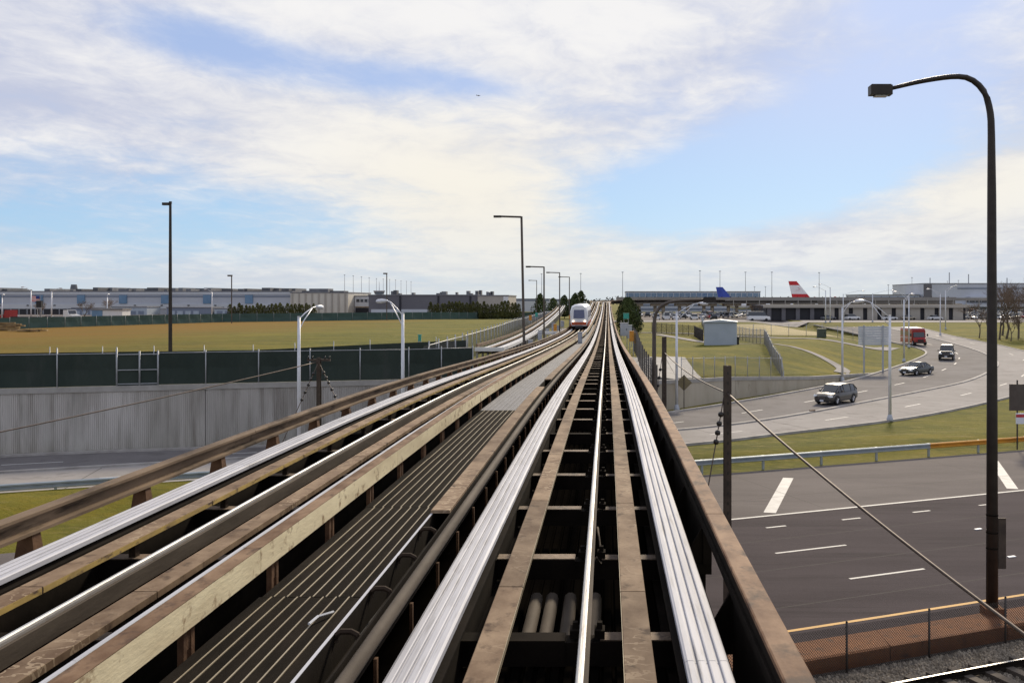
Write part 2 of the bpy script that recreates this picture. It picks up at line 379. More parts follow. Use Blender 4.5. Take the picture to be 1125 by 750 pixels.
# ------------------------------------------------------------------ terrain
ZR = [(-1e5, -6.4), (70, -6.4), (76, -6.35), (95, -6.2), (106, -6.1), (118, -5.9), (130, -5.7), (147, -5.4), (163, -5.0), (183, -4.6), (212, -4.1), (250, -3.7), (300, -3.5), (1e6, -3.5)]
def zr(y): return interp(ZR, y)
SL = .43                                    # the highway crosses under the guideway at this slope
STEP = np.array([(-700, -236), (-60, 47.5), (-36, 58.5), (-25, 62), (-13, 65.5), (-4, 71.5), (5.8, 82.5), (11.6, 90), (20.8, 101), (32.7, 119), (43, 136.5), (50, 152), (51.8, 168), (52.5, 200), (54.5, 260), (58, 400), (80, 3000)], float)
WTOP = [(-1e4, -2.6), (-8, -2.6), (0, -3.6), (5.8, -3.96), (11.6, -4.28), (20.8, -5.1), (32.7, -6.0), (43, -5.55), (52, -4.6), (1e4, -3.4)]
def sdist(x, y):
    x = np.asarray(x, float); y = np.asarray(y, float)
    best = np.full(x.shape, 1e9); sg = np.ones(x.shape)
    for a, b in zip(STEP[:-1], STEP[1:]):
        d = b - a; L2 = d @ d
        t = np.clip(((x - a[0]) * d[0] + (y - a[1]) * d[1]) / L2, 0, 1)
        qx, qy = x - a[0] - t * d[0], y - a[1] - t * d[1]
        q = np.hypot(qx, qy); s = np.sign(d[0] * (y - a[1]) - d[1] * (x - a[0]))
        m = q < best - 1e-6; best = np.where(m, q, best); sg = np.where(m, np.where(s == 0, 1, s), sg)
    return best * sg
def sst(a, b, x): t = np.clip((x - a) / (b - a), 0, 1); return t * t * (3 - 2 * t)
def ground_z(x, y):
    x = np.asarray(x, float); y = np.asarray(y, float)
    d = sdist(x, y); low = zr(y) - .08; fl = sst(235, 262, y); low = low * (1 - fl) + fl * -3.3
    # the verge between highway and ramp is a gentle bank
    v = y - SL * x
    wt = interp(WTOP, x) - .12
    plat = np.where(x < -4, -2.6, -3.15) + .12 * np.sin(x * .045 + 1) * np.sin(y * .037)
    plat = plat + .55 * np.exp(-((x + 38) / 26) ** 2 - ((y - 135) / 30) ** 2) + .5 * np.exp(-((x - 24) / 9) ** 2 - ((y - 122) / 9) ** 2)
    up = wt + (plat - wt) * sst(1, 17, d)
    far = sst(250, 330, y); up = up * (1 - far) + far * -3.3
    hump = .45 * sst(51, 53.5, v) * (1 - sst(56, 59.5, v)) * (np.abs(x) < 60)
    bank = -.45 * (1 - sst(22.6, 24.2, v))
    return low + hump + bank + (up - low) * sst(1.0, 2.0, d)
def gz(x, y): return float(ground_z(np.array([x]), np.array([y]))[0])
def axis(lo, f0, f1, hi, st):
    a = list(np.arange(f0, f1 + .01, st)); q = f1; w = st
    while q < hi: w *= 1.35; q += w; a.append(q)
    q = f0; w = st
    while q > lo: w *= 1.35; q -= w; a.insert(0, q)
    return np.array(a)
gx = axis(-9000, -72, 80, 9000, 1.0); gy = axis(-400, 12, 236, 15000, 1.0)
GX, GY = np.meshgrid(gx, gy); GZ = ground_z(GX, GY)
nx, ny = len(gx), len(gy)
idx = np.arange(nx * ny).reshape(ny, nx)
faces = np.stack([idx[:-1, :-1], idx[:-1, 1:], idx[1:, 1:], idx[1:, :-1]], -1).reshape(-1, 4)
me = bpy.data.meshes.new('ground'); me.from_pydata(np.stack([GX, GY, GZ], -1).reshape(-1, 3).tolist(), [], faces.tolist())
me.materials.append(M['grass']); me.polygons.foreach_set('use_smooth', [True] * len(me.polygons))
tag(link('ground', me), 'olive green grass ground with browned patches', 'ground', kind='structure')

def strip(name, A, B, mt, dz, parent=None, label=None, cat=None, zf=None, nacross=2, kind='structure'):
    mb = MB(); rows = []
    for a, b in zip(A, B):
        rows.append([(a[0] + (b[0] - a[0]) * t, a[1] + (b[1] - a[1]) * t) for t in np.linspace(0, 1, nacross + 1)])
    mb.loft([[(p[0], p[1], float((zf or zr)(p[1])) + dz) for p in r] for r in rows], cap=False, closed=False)
    o = mb.build(name, mt, parent, True)
    if parent is None: tag(o, label, cat, kind=kind)
    return o
def vline(c, x0, x1, n=2): return [(x, c + SL * x) for x in np.linspace(x0, x1, n)]
HW = strip('highway', vline(24.0, -90, 130, 40), vline(38.75, -90, 130, 40), 'asphalt', .0, None, 'dark asphalt highway lanes passing under the guideway', 'road', zf=lambda y: -6.4)
SHD = strip('highway_shoulder', vline(38.75, -90, 130, 40), [(x, (49.2 - 4.5 * float(np.clip(-x / 10, 0, 1))) + SL * x) for x in np.linspace(-90, 130, 40)], 'shoulder', .0, None, 'pale grey highway shoulder with white chevron bars', 'road', zf=lambda y: -6.4)
cs, sn = math.cos(math.atan(SL)), math.sin(math.atan(SL))
def mark(name, x0, c0, x1, c1, w, mt, parent=HW, z=-6.396):
    a = Vector((x0, c0 + SL * x0, z)); b = Vector((x1, c1 + SL * x1, z)); d = (b - a).normalized(); n = Vector((-d.y, d.x, 0)) * w / 2
    return MB().quad(a - n, b - n, b + n, a + n).build(name, mt, parent)
mark('edge_line', -90, 25.0, 130, 25.0, .15, 'road_yellow')
mark('edge_line', -90, 38.75, 130, 38.75, .18, 'road_paint', HW, -6.392)
P_ = 12.2 * cs
for i in range(-7, 9):
    mark('lane_dash', 7.85 + i * P_, 28.85, 7.85 + i * P_ + 2.8, 28.85, .13, 'road_paint')
    mark('lane_dash', 6.0 + i * P_, 32.9, 6.0 + i * P_ + 2.8, 32.9, .13, 'road_paint')
for i in range(-16, 22): mark('short_dash', 6.3 + i * 3.35, 36.75, 6.3 + i * 3.35 + .85, 36.75, .13, 'road_paint')
for i in (-3, -2, -1, 0, 1, 2, 3, 4): mark('chevron_bar', 6.9 + i * 12.5, 39.3, 9.2 + i * 12.5, 46.6 if i >= 0 else 44.2, .52, 'road_paint', SHD)
for x, c in ((14.6, 32.9), (14.2, 28.85), (18.5, 32.9), (26, 28.85)): MB().box((x, c + SL * x, -6.385), (.32, .12, .03), .4).build('reflector', 'plate_white', HW)
for c in (27.0, 30.9, 34.8): mark('tar_joint', -90, c, 130, c, .025, 'joint', HW, -6.397)
mark('tar_joint', -90, 42.3, 130, 42.3, .03, 'joint', SHD)
for x in (-34, -22, -8, 9.5, 21, 33, 47): mark('tar_joint', x, 38.9, x - 3.2, 44.6 if x < 0 else 49.0, .03, 'joint', SHD)

FAR = cr([(-75, 38.5), (-60, 45.5), (-36, 56.8), (-25, 60.3), (-13, 63.9), (-4, 69.3), (5.75, 80), (10.3, 85.4), (22, 101), (31, 115.6), (42, 136.2), (48.4, 151), (50.2, 164), (50.2, 172), (51, 200), (53, 255)], 120)
MED = cr([(-75, 33.5), (-45, 46.5), (-31.7, 52), (-20, 57), (-8, 62), (6, 69.8), (13.4, 76.2), (21.3, 85.4), (28.9, 94.5), (38, 106), (45.2, 118), (51, 130), (55.8, 146), (58.6, 163), (60.8, 183), (63.6, 215), (68, 258)], 120)
NEAR = cr([(-75, 24.5), (-60, 31.5), (-27.3, 46.2), (-20.6, 49.2), (-10, 54), (5, 62.3), (12.4, 67.8), (21.7, 74.8), (27.5, 80.4), (33.1, 86.7), (38.2, 93), (48, 107), (57, 125), (63, 145), (65.5, 163), (66.8, 180), (69, 204), (78, 258)], 120)
RI = strip('ramp_inner_road', MED, FAR, 'ramp_asphalt', 0, None, 'grey asphalt ramp lanes curving towards the terminal', 'road', nacross=6)
RO = strip('ramp_outer_road', NEAR, MED, 'ramp_concrete', 0, None, 'light concrete ramp lanes on the outside of the curve', 'road', nacross=6)
def kerb(name, C, w, h, label, mt='kerb'):
    mb = MB(); rings = []
    for i, p in enumerate(C):
        d = C[min(i + 1, len(C) - 1)] - C[max(i - 1, 0)]; d = d / np.linalg.norm(d); n = np.array([-d[1], d[0]])
        z = float(zr(p[1])) - .1
        rings.append([(*(p - n * w / 2), z), (*(p - n * w * .42), z + .1 + h), (*(p + n * w * .42), z + .1 + h), (*(p + n * w / 2), z)])
    mb.loft(rings); tag(mb.build(name, mt), label, 'kerb', kind='structure')
kerb('far_kerb', FAR, .35, .12, 'low concrete kerb along grass on inside of the ramp')
kerb('median_kerb', MED, .4, .10, 'low concrete median kerb dividing the two ramp roadways')
kerb('near_kerb', NEAR, .3, .08, 'low concrete kerb between ramp and grass bank')
def dashes(A, B, t, s0, s1, ln, gap_, parent, w=.13):
    C = A + (B - A) * t; L = np.concatenate([[0], np.cumsum(np.linalg.norm(np.diff(C, axis=0), axis=1))]); s = s0
    while s < min(s1, L[-1] - ln):
        a = np.array([np.interp(s, L, C[:, i]) for i in (0, 1)]); b = np.array([np.interp(s + ln, L, C[:, i]) for i in (0, 1)])
        d = (b - a) / np.linalg.norm(b - a); n = np.array([-d[1], d[0]]) * w / 2
        f = lambda p: (p[0], p[1], float(zr(p[1])) + .006)
        MB().quad(f(a - n), f(b - n), f(b + n), f(a + n)).build('lane_dash', 'road_paint', parent); s += ln + gap_
dashes(MED, FAR, .47, 5, 330, 3, 7.2, RI, .16)
dashes(NEAR, MED, .48, 5, 330, 3, 9.2, RO, .16)
for i in range(6, 116, 3):
    a, b = MED[i], FAR[i]; f = lambda p: (p[0], p[1], float(zr(p[1])) + .005)
    c_ = NEAR[i]; d = (a - c_) / np.linalg.norm(a - c_); n = np.array([-d[1], d[0]]) * .02
    MB().quad(f(c_ - n), f(a - n), f(a + n), f(c_ + n)).build('tar_joint', 'joint', RO)

# airport side roads and lots beyond
mbd = MB(); mbd.loft([[(x, y, gz(x, y) + 0.07) for x in np.linspace(-6, 260, 90)] for y in np.linspace(266, 292, 40)], cap=False, closed=False)
tag(mbd.build('cross_road', 'ramp_concrete', None, True), 'pale service road crossing in front of the low garage', 'road', kind='structure')
mbd = MB(); mbd.loft([[(x, y, gz(x, y) + 0.09) for x in np.linspace(6, 300, 90)] for y in np.linspace(292, 470, 40)], cap=False, closed=False)
tag(mbd.build('parking_lot', 'shoulder', None, True), 'grey asphalt parking lots full of cars', 'parking lot', kind='structure')
mbd = MB(); LA = cr([(19, 172), (22, 168), (30, 164), (38, 164), (45, 172)], 20); LB = cr([(22, 230), (28, 236), (35, 238), (42, 238), (49, 236)], 20)
mbd.loft([[(*(p + (q - p) * t), gz(*(p + (q - p) * t)) + .05) for t in np.linspace(0, 1, 24)] for p, q in zip(LA, LB)], cap=False, closed=False)
tag(mbd.build('dry_grass_lot', 'dry_lot', None, True), 'straw coloured dry grass lot inside barbed wire fence', 'lot', kind='structure')
strip('apron', [(x, 330) for x in np.linspace(-420, -20, 12)], [(x, 408) for x in np.linspace(-420, -20, 12)], 'shoulder', .15, None, 'pale paved yard in front of the cargo warehouse', 'yard', zf=lambda y: -3.3)
def path(name, pts, w, label, mt='ramp_concrete', dz=.07):
    C = cr(pts, 30); A = []; B = []
    for i, p in enumerate(C):
        d = C[min(i + 1, 29)] - C[max(i - 1, 0)]; d = d / np.linalg.norm(d); n = np.array([-d[1], d[0]]) * w / 2; A.append(p - n); B.append(p + n)
    mb = MB(); mb.loft([[(a[0], a[1], gz(*a) + dz), ((a[0] + b[0]) / 2, (a[1] + b[1]) / 2, gz(*((a + b) / 2)) + dz), (b[0], b[1], gz(*b) + dz)] for a, b in zip(A, B)], cap=False, closed=False)
    tag(mb.build(name, mt), label, 'path', kind='structure')
path('shed_path', [(8.5, 168), (11.5, 150), (13.5, 139), (16, 131.5), (21, 131), (26, 127), (28, 119), (26.5, 113)], 1.6, 'pale concrete footpath leading past the metal shed')
path('upper_path', [(6, 176), (14, 172), (22, 160), (28, 152), (40, 150), (46, 160)], 2.2, 'pale concrete drive along the top of the grass bank')

# ------------------------------------------------------------------ railway beside the highway
strip('ballast', vline(9.0, -60, 70, 30), vline(22.6, -60, 70, 30), 'ballast', 0, None, 'grey brown railway ballast beside the highway', 'ballast', zf=lambda y: -6.70)
mb = MB(); random.seed(3)
for i in range(5200):
    x = random.uniform(3.5, 15); v = random.uniform(19.9, 22.3); s = random.uniform(.03, .065)
    y = v + SL * x; vs = [(x + s * math.cos(a) * random.uniform(.6, 1.2), y + s * math.sin(a) * random.uniform(.6, 1.2), -6.70) for a in (0, 1.6, 3.1, 4.7)]
    vs += [(x + s * .5 * math.cos(a), y + s * .5 * math.sin(a), -6.70 + s * random.uniform(.5, 1.1)) for a in (.5, 2.6, 4.4)]
    mb.add(vs, [(0, 1, 4), (1, 5, 4), (1, 2, 5), (2, 6, 5), (2, 3, 6), (3, 4, 6), (3, 0, 4), (4, 5, 6)])
tag(mb.build('ballast_stones', 'stone'), 'loose crushed stones of the railway bed', 'stones', kind='stuff')
rt = empty('railway_track', (6, 20 + SL * 6, -6.7), 'steel railway track on ballast below the guideway', 'railway track')
def inv(o, p): return (p[0] - o.location[0], p[1] - o.location[1], p[2] - o.location[2])
ang = math.atan(SL)
for c in (20.65, 19.08):
    prof = [(-.07, 0), (-.07, .02), (-.012, .04), (-.012, .11), (-.035, .12), (-.035, .155), (.035, .155), (.035, .12), (.012, .11), (.012, .04), (.07, .02), (.07, 0)]
    m2 = MB(); rings = []
    for x in (-50, 60): rings.append([inv(rt, (x - p[0] * sn, c + SL * x + p[0] * cs, -6.60 + p[1])) for p in prof])
    m2.loft(rings); o = m2.build('rail', 'dark_steel', rt)
    m3 = MB(); a = (-50, c - SL * 50); b = (60, c + SL * 60)
    m3.loft([[inv(rt, (p[0] + .03 * sn, p[1] - .03 * cs, -6.443)), inv(rt, (p[0] - .03 * sn, p[1] + .03 * cs, -6.443))] for p in (a, b)], cap=False, closed=False)
    m3.build('running_face', 'worn_steel', o)
tm = MB().box((0, 0, 0), (.24, 2.5, .16), ang).mesh('tie', 'tie')
for i in range(-30, 50):
    x = 6 + i * .62; link('tie', tm, rt, inv(rt, (x, 19.87 + SL * x, -6.65)))

# low stained concrete kerb wall between railway and highway + chain-link fence
lw = empty('kerb_wall', (6, 23.3 + SL * 6, -6.7), 'low rust stained concrete wall between highway and railway', 'wall')
for i in range(-14, 18):
    x0 = i * 3.66; x1 = x0 + 3.64; m2 = MB()
    A = [inv(lw, (x, 22.55 + SL * x, z)) for x, z in ((x0, -6.9), (x1, -6.9))]
    prof = [(22.55, -6.9), (22.55, -6.36 + .02 * (i % 3)), (22.63, -6.31), (23.9, -6.34), (23.97, -6.5), (23.97, -6.9)]
    m2.loft([[inv(lw, (x, c + SL * x, z)) for c, z in prof] for x in (x0, x1)]); m2.build('block', 'rust_soil', lw)

def fence(name, label, pts, h, spacing, post_mat, rail_mat=None, wire=None, screen=None, pitch=.2, wr=.006, pr=.04, cat='fence', zf=None, tilt=0.0, over=.1, group=None, sink=.05, barbs=False):
    zf = zf or gz; P0 = Vector((pts[0][0], pts[0][1], zf(*pts[0])))
    root = empty(name, P0, label, cat, group)
    pm = MB().tube([(0, 0, -sink), (0, 0, h + over)], pr, 7)
    pm.tube([(0, 0, h + over), (0, 0, h + over + .03)], [pr * 1.15, pr * .3], 7)
    pmesh = pm.mesh('post', post_mat, True)
    for a, b in zip(pts[:-1], pts[1:]):
        a = Vector((*a, 0)); b = Vector((*b, 0)); L = (b - a).length; n = max(1, round(L / spacing)); sp = []
        for i in range(n + 1):
            p = a + (b - a) * i / n; p.z = zf(p.x, p.y); sp.append(p)
            if i < n or b == Vector((*pts[-1], 0)): link('post', pmesh, root, p - P0)
        if rail_mat:
            m2 = MB().tube([p - P0 + Vector((0, 0, h - .03)) for p in sp], pr * .62, 6); m2.build('top_rail', rail_mat, root, True)
        if screen:
            m2 = MB(); d = (b - a).normalized(); nr = Vector((-d.y, d.x, 0)) * .05; rings = []
            for i in range(n * 4 + 1):
                t = i / 4; j = min(int(t), n - 1); p = sp[j].lerp(sp[j + 1], t - j) - P0; w = nr * (1 + .9 * math.sin(i * 1.57) + random.uniform(-.3, .3))
                rings.append([p + w * .3 + Vector((0, 0, .02)), p + w * 1.6 + Vector((0, 0, h * .5)), p + w * .2 + Vector((0, 0, h - .06 - random.uniform(0, .07))),
                              p + w * .2 - nr * .2 + Vector((0, 0, h - .06)), p + w * 1.6 - nr * .2 + Vector((0, 0, h * .5)), p + w * .3 - nr * .2 + Vector((0, 0, .02))])
            m2.loft(rings).build('windscreen', screen, root)
        if wire:
            m2 = MB(); d = (b - a).normalized(); s = -h
            while s < L:
                for sg in (1, -1):
                    u0, z0, u1, z1 = (s, 0, s + h, h) if sg > 0 else (s, h, s + h, 0)
                    if u0 < 0: z0 += sg * (-u0); u0 = 0
                    if u1 > L: z1 -= sg * (u1 - L); u1 = L
                    if u1 - u0 < .02: continue
                    pa = a + d * u0; pb = a + d * u1
                    pa.z = zf(pa.x, pa.y) + z0; pb.z = zf(pb.x, pb.y) + z1
                    m2.tube([pa - P0, pb - P0], wr, 3, False)
                s += pitch
            o = m2.build('wire_mesh', wire, root)
            if barbs:
                for q in (.12, .22, .32):
                    MB().tube([p - P0 + Vector((0, 0, h + q)) for p in sp], .008, 4).build('barbed_wire', wire, root)
    return root
fence('chain_link_fence', 'low dark chain-link fence on ballast beside the railway', [(-6, 22.35 - SL * 6), (30, 22.35 + SL * 30)], 1.18, 2.62, 'fence_dark', None, 'wire_dark', None, .075, .0065, .03, zf=lambda x, y: -6.72)

# ------------------------------------------------------------------ guideway geometry
RC, YC, XC, LT = 62.0, 348.0, -.33, -4.45
TZ = [(-30, 0), (20, 0), (26, -.04), (35, -.2), (50, -.56), (68, -.95), (87, -1.25), (110, -1.44), (130, -1.5), (162, -1.42), (200, -1.12), (240, -.68), (277, -.1), (315, .95), (345, 1.85), (365, 2.3), (390, 2.55), (700, 2.6)]
tzx = np.linspace(-30, 700, 1461); tzv = np.interp(tzx, [p[0] for p in TZ], [p[1] for p in TZ])
ker = np.hanning(25); ker /= ker.sum(); tzp = np.pad(tzv, 12, mode='edge'); tzv = np.convolve(tzp, ker, 'valid')
def tz(s): return float(np.interp(s, tzx, tzv))
S90 = YC + RC * math.pi / 2
def fr(s, off, z=0.0):
    off = off + .8 * float(sst(60, 138, s)) * min(1.0, max(0.0, (-off - 1.62) / 1.15))
    if s <= YC: return Vector((XC + off, s, tz(s) + z))
    if s <= S90:
        th = (s - YC) / RC; r = RC - off
        return Vector((XC + RC - r * math.cos(th), YC + r * math.sin(th), tz(s) + z))
    return Vector((XC + RC + (s - S90), YC + RC - off, tz(s) + z))
def stations(s0, s1):
    n = max(1, int(math.ceil((s1 - s0) / (3.0 if s0 > 20 else 6.0)))); return np.linspace(s0, s1, n + 1)
def sweep(prof, s0, s1, off=0.0, st=None, mb=None):
    mb = mb or MB()
    return mb.loft([[fr(s, off + x, z) for x, z in prof] for s in (stations(s0, s1) if st is None else st)])
def rect(x0, x1, z0, z1): return [(x0, z0), (x0, z1), (x1, z1), (x1, z0)]
def strip_prof():
    w = .158; top = []
    xs = np.linspace(-w, w, 5)
    for i in range(4):
        a, b = xs[i], xs[i + 1]
        top += [(a + .012, -.003 if i else -.006), (a + .02, 0), (b - .02, 0), (b - .012, -.003)]
        if i < 3: top += [(b - .009, -.022), (b + .009, -.022)]
    return [(-w, -.06), (-w, -.012)] + top + [(w, -.012), (w, -.06)]
SP = strip_prof()
def segs(total0, total1, ln, limit, far_ln, jit=0.0):
    o = []; s = total0
    while s < total1 - .01:
        l = ln if s < limit else far_ln; o.append((s, min(s + l, total1))); s += l
    return o
END = 470.0
CB0, CBS = 8.6, 2.65
RCM = MB().loft([[(-.045, -.08, .107), (-.045, .08, .107), (.045, .08, .107), (.045, -.08, .107)], [(-.045, -.08, .175), (-.045, .08, .175), (.045, .08, .175), (.045, -.08, .175)], [(-.025, -.035, .18), (-.025, .035, .18), (.025, .035, .18), (.025, -.035, .18)], [(-.022, -.03, .23), (-.022, .03, .23), (.022, .03, .23), (.022, -.03, .23)]]).mesh('rail_clamp', 'dark_steel')
PBM = MB().loft([[(-.04, -.05, .101), (-.04, .05, .101), (.04, .05, .101), (.04, -.05, .101)], [(-.03, -.05, .28), (-.03, .05, .28), (.03, .05, .28), (.03, -.05, .28)], [(-.08, -.06, .333), (-.08, .06, .333), (.115, .06, .333), (.115, -.06, .333)]]).mesh('plate_bracket', 'bracket_dark')
def track(label, off, right):
    root = empty('guideway_track', fr(0, off, -.75), label, 'guideway')
    b0 = Vector(root.location)
    def put(mb, name, mt, par=None, sm=False):
        mb.v = [(v[0] - b0.x, v[1] - b0.y, v[2] - b0.z) for v in mb.v]
        return mb.build(name, mt, par or root, sm)
    # running strips
    for sx in (-1.05, 1.05):
        for a, e in segs(-8 + (3.3 if sx > 0 else 0), END, 11.9, 170, 40):
            g = .008 if a < 170 else 0
            put(sweep(SP, a, e - g, off + sx), 'running_strip', 'galvanised')
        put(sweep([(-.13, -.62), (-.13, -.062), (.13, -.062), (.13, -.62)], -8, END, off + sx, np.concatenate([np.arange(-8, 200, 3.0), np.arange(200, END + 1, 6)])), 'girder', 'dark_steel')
        fl = MB()
        for dz_ in (-.14, -.6): sweep(rect(-.2, .2, dz_, dz_ + .025), -8, 200, off + sx, np.arange(-8, 201, 4.0), fl)
        put(fl, 'flange', 'dark_steel')
    # cover plates each side of the contact rail
    for sx in (-.565, .565):
        s00 = 9.09 - 5 * 3.97 + (.15 if sx < 0 else 0)
        for a, e in segs(s00, END, 3.97, 168, 40):
            g = .02 if a < 168 else 0
            put(sweep([(-.112, -.115), (-.112, -.055), (-.106, -.05), (.106, -.05), (.112, -.055), (.112, -.115), (.10, -.115), (.10, -.066), (-.10, -.066), (-.10, -.115)], a, e - g, off + sx), 'cover_plate', 'rust_plate')
        if not right and sx < 0:
            for a, e in segs(s00, 168, 3.97, 168, 40):
                put(sweep(rect(.1125, .1165, -.112, -.058), a, e - .03, off + sx), 'edge_strip', 'yellow_edge')
        if right:
            for a, e in segs(s00, 60, 3.97, 168, 40):
                put(sweep(rect(.1125, .1155, -.10, -.052) if sx < 0 else rect(-.1155, -.1125, -.10, -.052), a, e - .03, off + sx), 'edge_strip', 'ridge_light')
    # contact rail: dark web, rounded bright head
    for a, e in segs(-8, END, 12.1, 120, 60):
        hd = [(-.026, -.035), (-.03, -.01), (-.024, .008), (-.010, .016), (.012, .016), (.026, .008), (.03, -.01), (.026, -.035)]
        put(sweep(hd, a, e - .006, off + .14, None), 'contact_rail', 'worn_steel', None, False)
    put(sweep([(-.03, -.20), (-.02, -.036), (.06, -.036), (.05, -.20)], -8, END, off + .14, np.concatenate([np.arange(-8, 200, 4.0), np.arange(200, END + 1, 6)])), 'rail_web', 'rail_side')
    # cross beams and their fittings
    NB = int((98 - CB0) / CBS)
    far_ = MB()
    for i in range(-5, int((340 - CB0) / CBS)):
        s = CB0 + i * CBS; z = tz(s); tgt = MB() if i < NB else far_
        c = fr(s, off, -.40)
        if i < NB:
            bm_ = MB().b2(c.x - .92, c.x - .03, s - .11, s + .11, c.z - .12, c.z + .1); bm_.b2(c.x + .27, c.x + .92, s - .105, s + .105, c.z - .12, c.z + .095)
            bm_.b2(c.x - .03, c.x + .27, s - .10, s + .10, c.z - .12, c.z + .08); cbo = put(bm_, 'cross_beam', 'dark_steel')  # body near-black as painted recess shade, only the top keeps its tan
            put(MB().b2(c.x - .90, c.x - .03, s - .105, s + .105, c.z + .101, c.z + .112), 'lit_tan_top', 'cross_beam', cbo) if i % 5 else None
            put(MB().b2(c.x + .27, c.x + .90, s - .10, s + .10, c.z + .096, c.z + .106), 'lit_tan_top', 'cross_beam', cbo)
        else: far_.b2(c.x - .92, c.x + .92, s - .07, s + .07, c.z - .12, c.z + .10)
        if i < 24:
            for q in (-.085, .125): link('rail_clamp', RCM, root, (c.x + .14 + q - b0.x, s - b0.y, c.z - b0.z))
            for sx in (-.565, .565): link('plate_bracket', PBM, root, (c.x + sx - b0.x, s - b0.y, c.z - b0.z))
    tag(put(far_, 'far_cross_beams', 'cross_beam'), kind='stuff')
    # floor pan below with corrugation
    pan = MB(); sts = np.concatenate([np.arange(-8, 100, 5.0), np.arange(100, END, 8.0)])
    prof = []
    for i in range(15):
        x = -.9 + i * .12; prof += [(x, -.78), (x + .07, -.78), (x + .085, -.82), (x + .105, -.82)]
    prof = [(-.92, -.86)] + prof + [(.92, -.86)]
    put(sweep(prof, 0, 0, off, sts, pan), 'floor_pan', 'pan_steel_shaded')
    return root, put
TR, putR = track('steel guideway track with open deck leading straight ahead under the viewpoint', 0.0, True)
TLf, putL = track('steel guideway track with cream painted guide beam, carrying the oncoming train', LT, False)

# right track: right guide beam (rust plate on dark web) with brackets
for a, e in segs(4.8 - 11.9, END, 5.95, 168, 40):
    putR(sweep([(1.40, .262), (1.40, .296), (1.412, .302), (1.578, .302), (1.59, .296), (1.59, .262)], a, e - (.018 if a < 168 else 0)), 'guide_beam', 'rust_beam')
putR(sweep([(1.425, -.02), (1.425, .26), (1.565, .26), (1.565, -.02)], -8, END, 0, np.concatenate([np.arange(-8, 200, 4.0), np.arange(200, END + 1, 6)])), 'beam_web', 'dark_steel')
putR(sweep(rect(1.402, 1.424, .10, .13), -8, 120, 0, np.arange(-8, 121, 4.0)), 'beam_lip', 'dark_steel')
nobr = MB()
for i in range(-5, 60):
    s = CB0 + i * CBS + .5; c = fr(s, 0); b_ = MB()
    b_.b2(c.x + 1.2, c.x + 1.56, s - .035, s + .035, c.z - .62, c.z - .5)
    b_.b2(c.x + 1.46, c.x + 1.56, s - .05, s + .05, c.z - .5, c.z - .021)
    b_.add([(c.x + 1.2, s - .02, c.z - .5), (c.x + 1.46, s - .02, c.z - .5), (c.x + 1.46, s - .02, c.z - .05), (c.x + 1.2, s + .02, c.z - .5), (c.x + 1.46, s + .02, c.z - .5), (c.x + 1.46, s + .02, c.z - .05)],
           [(0, 1, 2), (3, 5, 4), (0, 3, 4, 1), (1, 4, 5, 2), (2, 5, 3, 0)])
    if i < 30: putR(b_, 'beam_bracket', 'dark_steel')
    if not (0 <= i <= 0):
        w = MB(); w.loft([[fr(q, x, z) for x, z in rect(1.47, 1.5, -.9, -.03)] for q in (s + .06, s + CBS - .06)])
        w.loft([[fr(q, x, z) for x, z in rect(1.2, 1.465, -.9, -.86)] for q in (s + .06, s + CBS - .06)])
        if i < 40: putR(w, 'side_panel', 'dark_steel')
# left guide box of the right track: covers start beyond the open near end
COV0 = 10.95
for a, e in segs(COV0, END, 3.3, 168, 40):
    if 26.6 < a < 28: continue
    putR(sweep([(-1.61, .262), (-1.61, .292), (-1.60, .298), (-1.41, .298), (-1.40, .292), (-1.40, .262)], a, e - (.012 if a < 168 else 0)), 'guide_cover', 'rust_plate')
putR(sweep(rect(-1.605, -1.585, -.02, .268 if False else .258), -8, END, 0, np.concatenate([np.arange(-8, 200, 4.0), np.arange(200, END + 1, 6)])), 'channel_side', 'dark_steel')
putR(sweep(rect(-1.612, -1.588, .2585, .2615), -8, COV0, 0, [-8, COV0]), 'channel_edge', 'galvanised')
putR(sweep([(-1.40, .02), (-1.40, .258), (-1.385, .258), (-1.385, .02)], -8, END, 0, np.concatenate([np.arange(-8, 200, 4.0), np.arange(200, END + 1, 6)])), 'channel_side', 'dark_steel')
putR(sweep([(-1.60, -.02), (-1.60, .02), (-1.385, .02), (-1.385, -.02)], -8, END, 0, np.concatenate([np.arange(-8, 200, 4.0), np.arange(200, END + 1, 6)])), 'channel_floor', 'dark_steel')
rr_ = [(-1.325 + .05 * math.cos(a), .20 + .055 * math.sin(a)) for a in np.linspace(0, 2 * math.pi, 10, endpoint=False)]
putR(sweep(rr_, -8, 170, 0, np.arange(-8, 171, 3.0)), 'side_conductor', 'rail_side', None, True)
putR(sweep(rect(-1.384, -1.34, .12, .15), -8, 170, 0, np.arange(-8, 171, 3.0)), 'conductor_ledge', 'ridge_light')
for i in range(-4, 9):
    s = 4.9 + i * 1.05
    if s > 10.8: break
    u = MB(); pts = [fr(s, x, z) for x, z in ((-1.58, .20), (-1.57, .255), (-1.54, .275), (-1.47, .275), (-1.43, .255), (-1.41, .20))]
    u.tube(pts, .022, 6); putR(u, 'channel_clip', 'bracket_dark')
for x, z, mt in ((-1.52, .06, 'cable_black'), (-1.475, .065, 'cable_red'), (-1.435, .07, 'cable_black'), (-1.45, .11, 'cable_red')):
    putR(MB().tube([fr(s, x + .012 * math.sin(s * 1.9 + x * 40), z + .01 * math.sin(s * 2.7)) for s in np.arange(-3, 12, .35)], .018, 6), 'channel_cable', mt, None, True)
for i in range(-5, 45):
    s = CB0 + i * CBS * .5; c = fr(s, -1.36); b_ = MB()
    b_.box((c.x - .0, s, c.z - .22), (.025, .05, .42)); b_.box((c.x + .09, s, c.z - .38), (.2, .05, .03)); putR(b_, 'conductor_stay', 'bracket_rust')
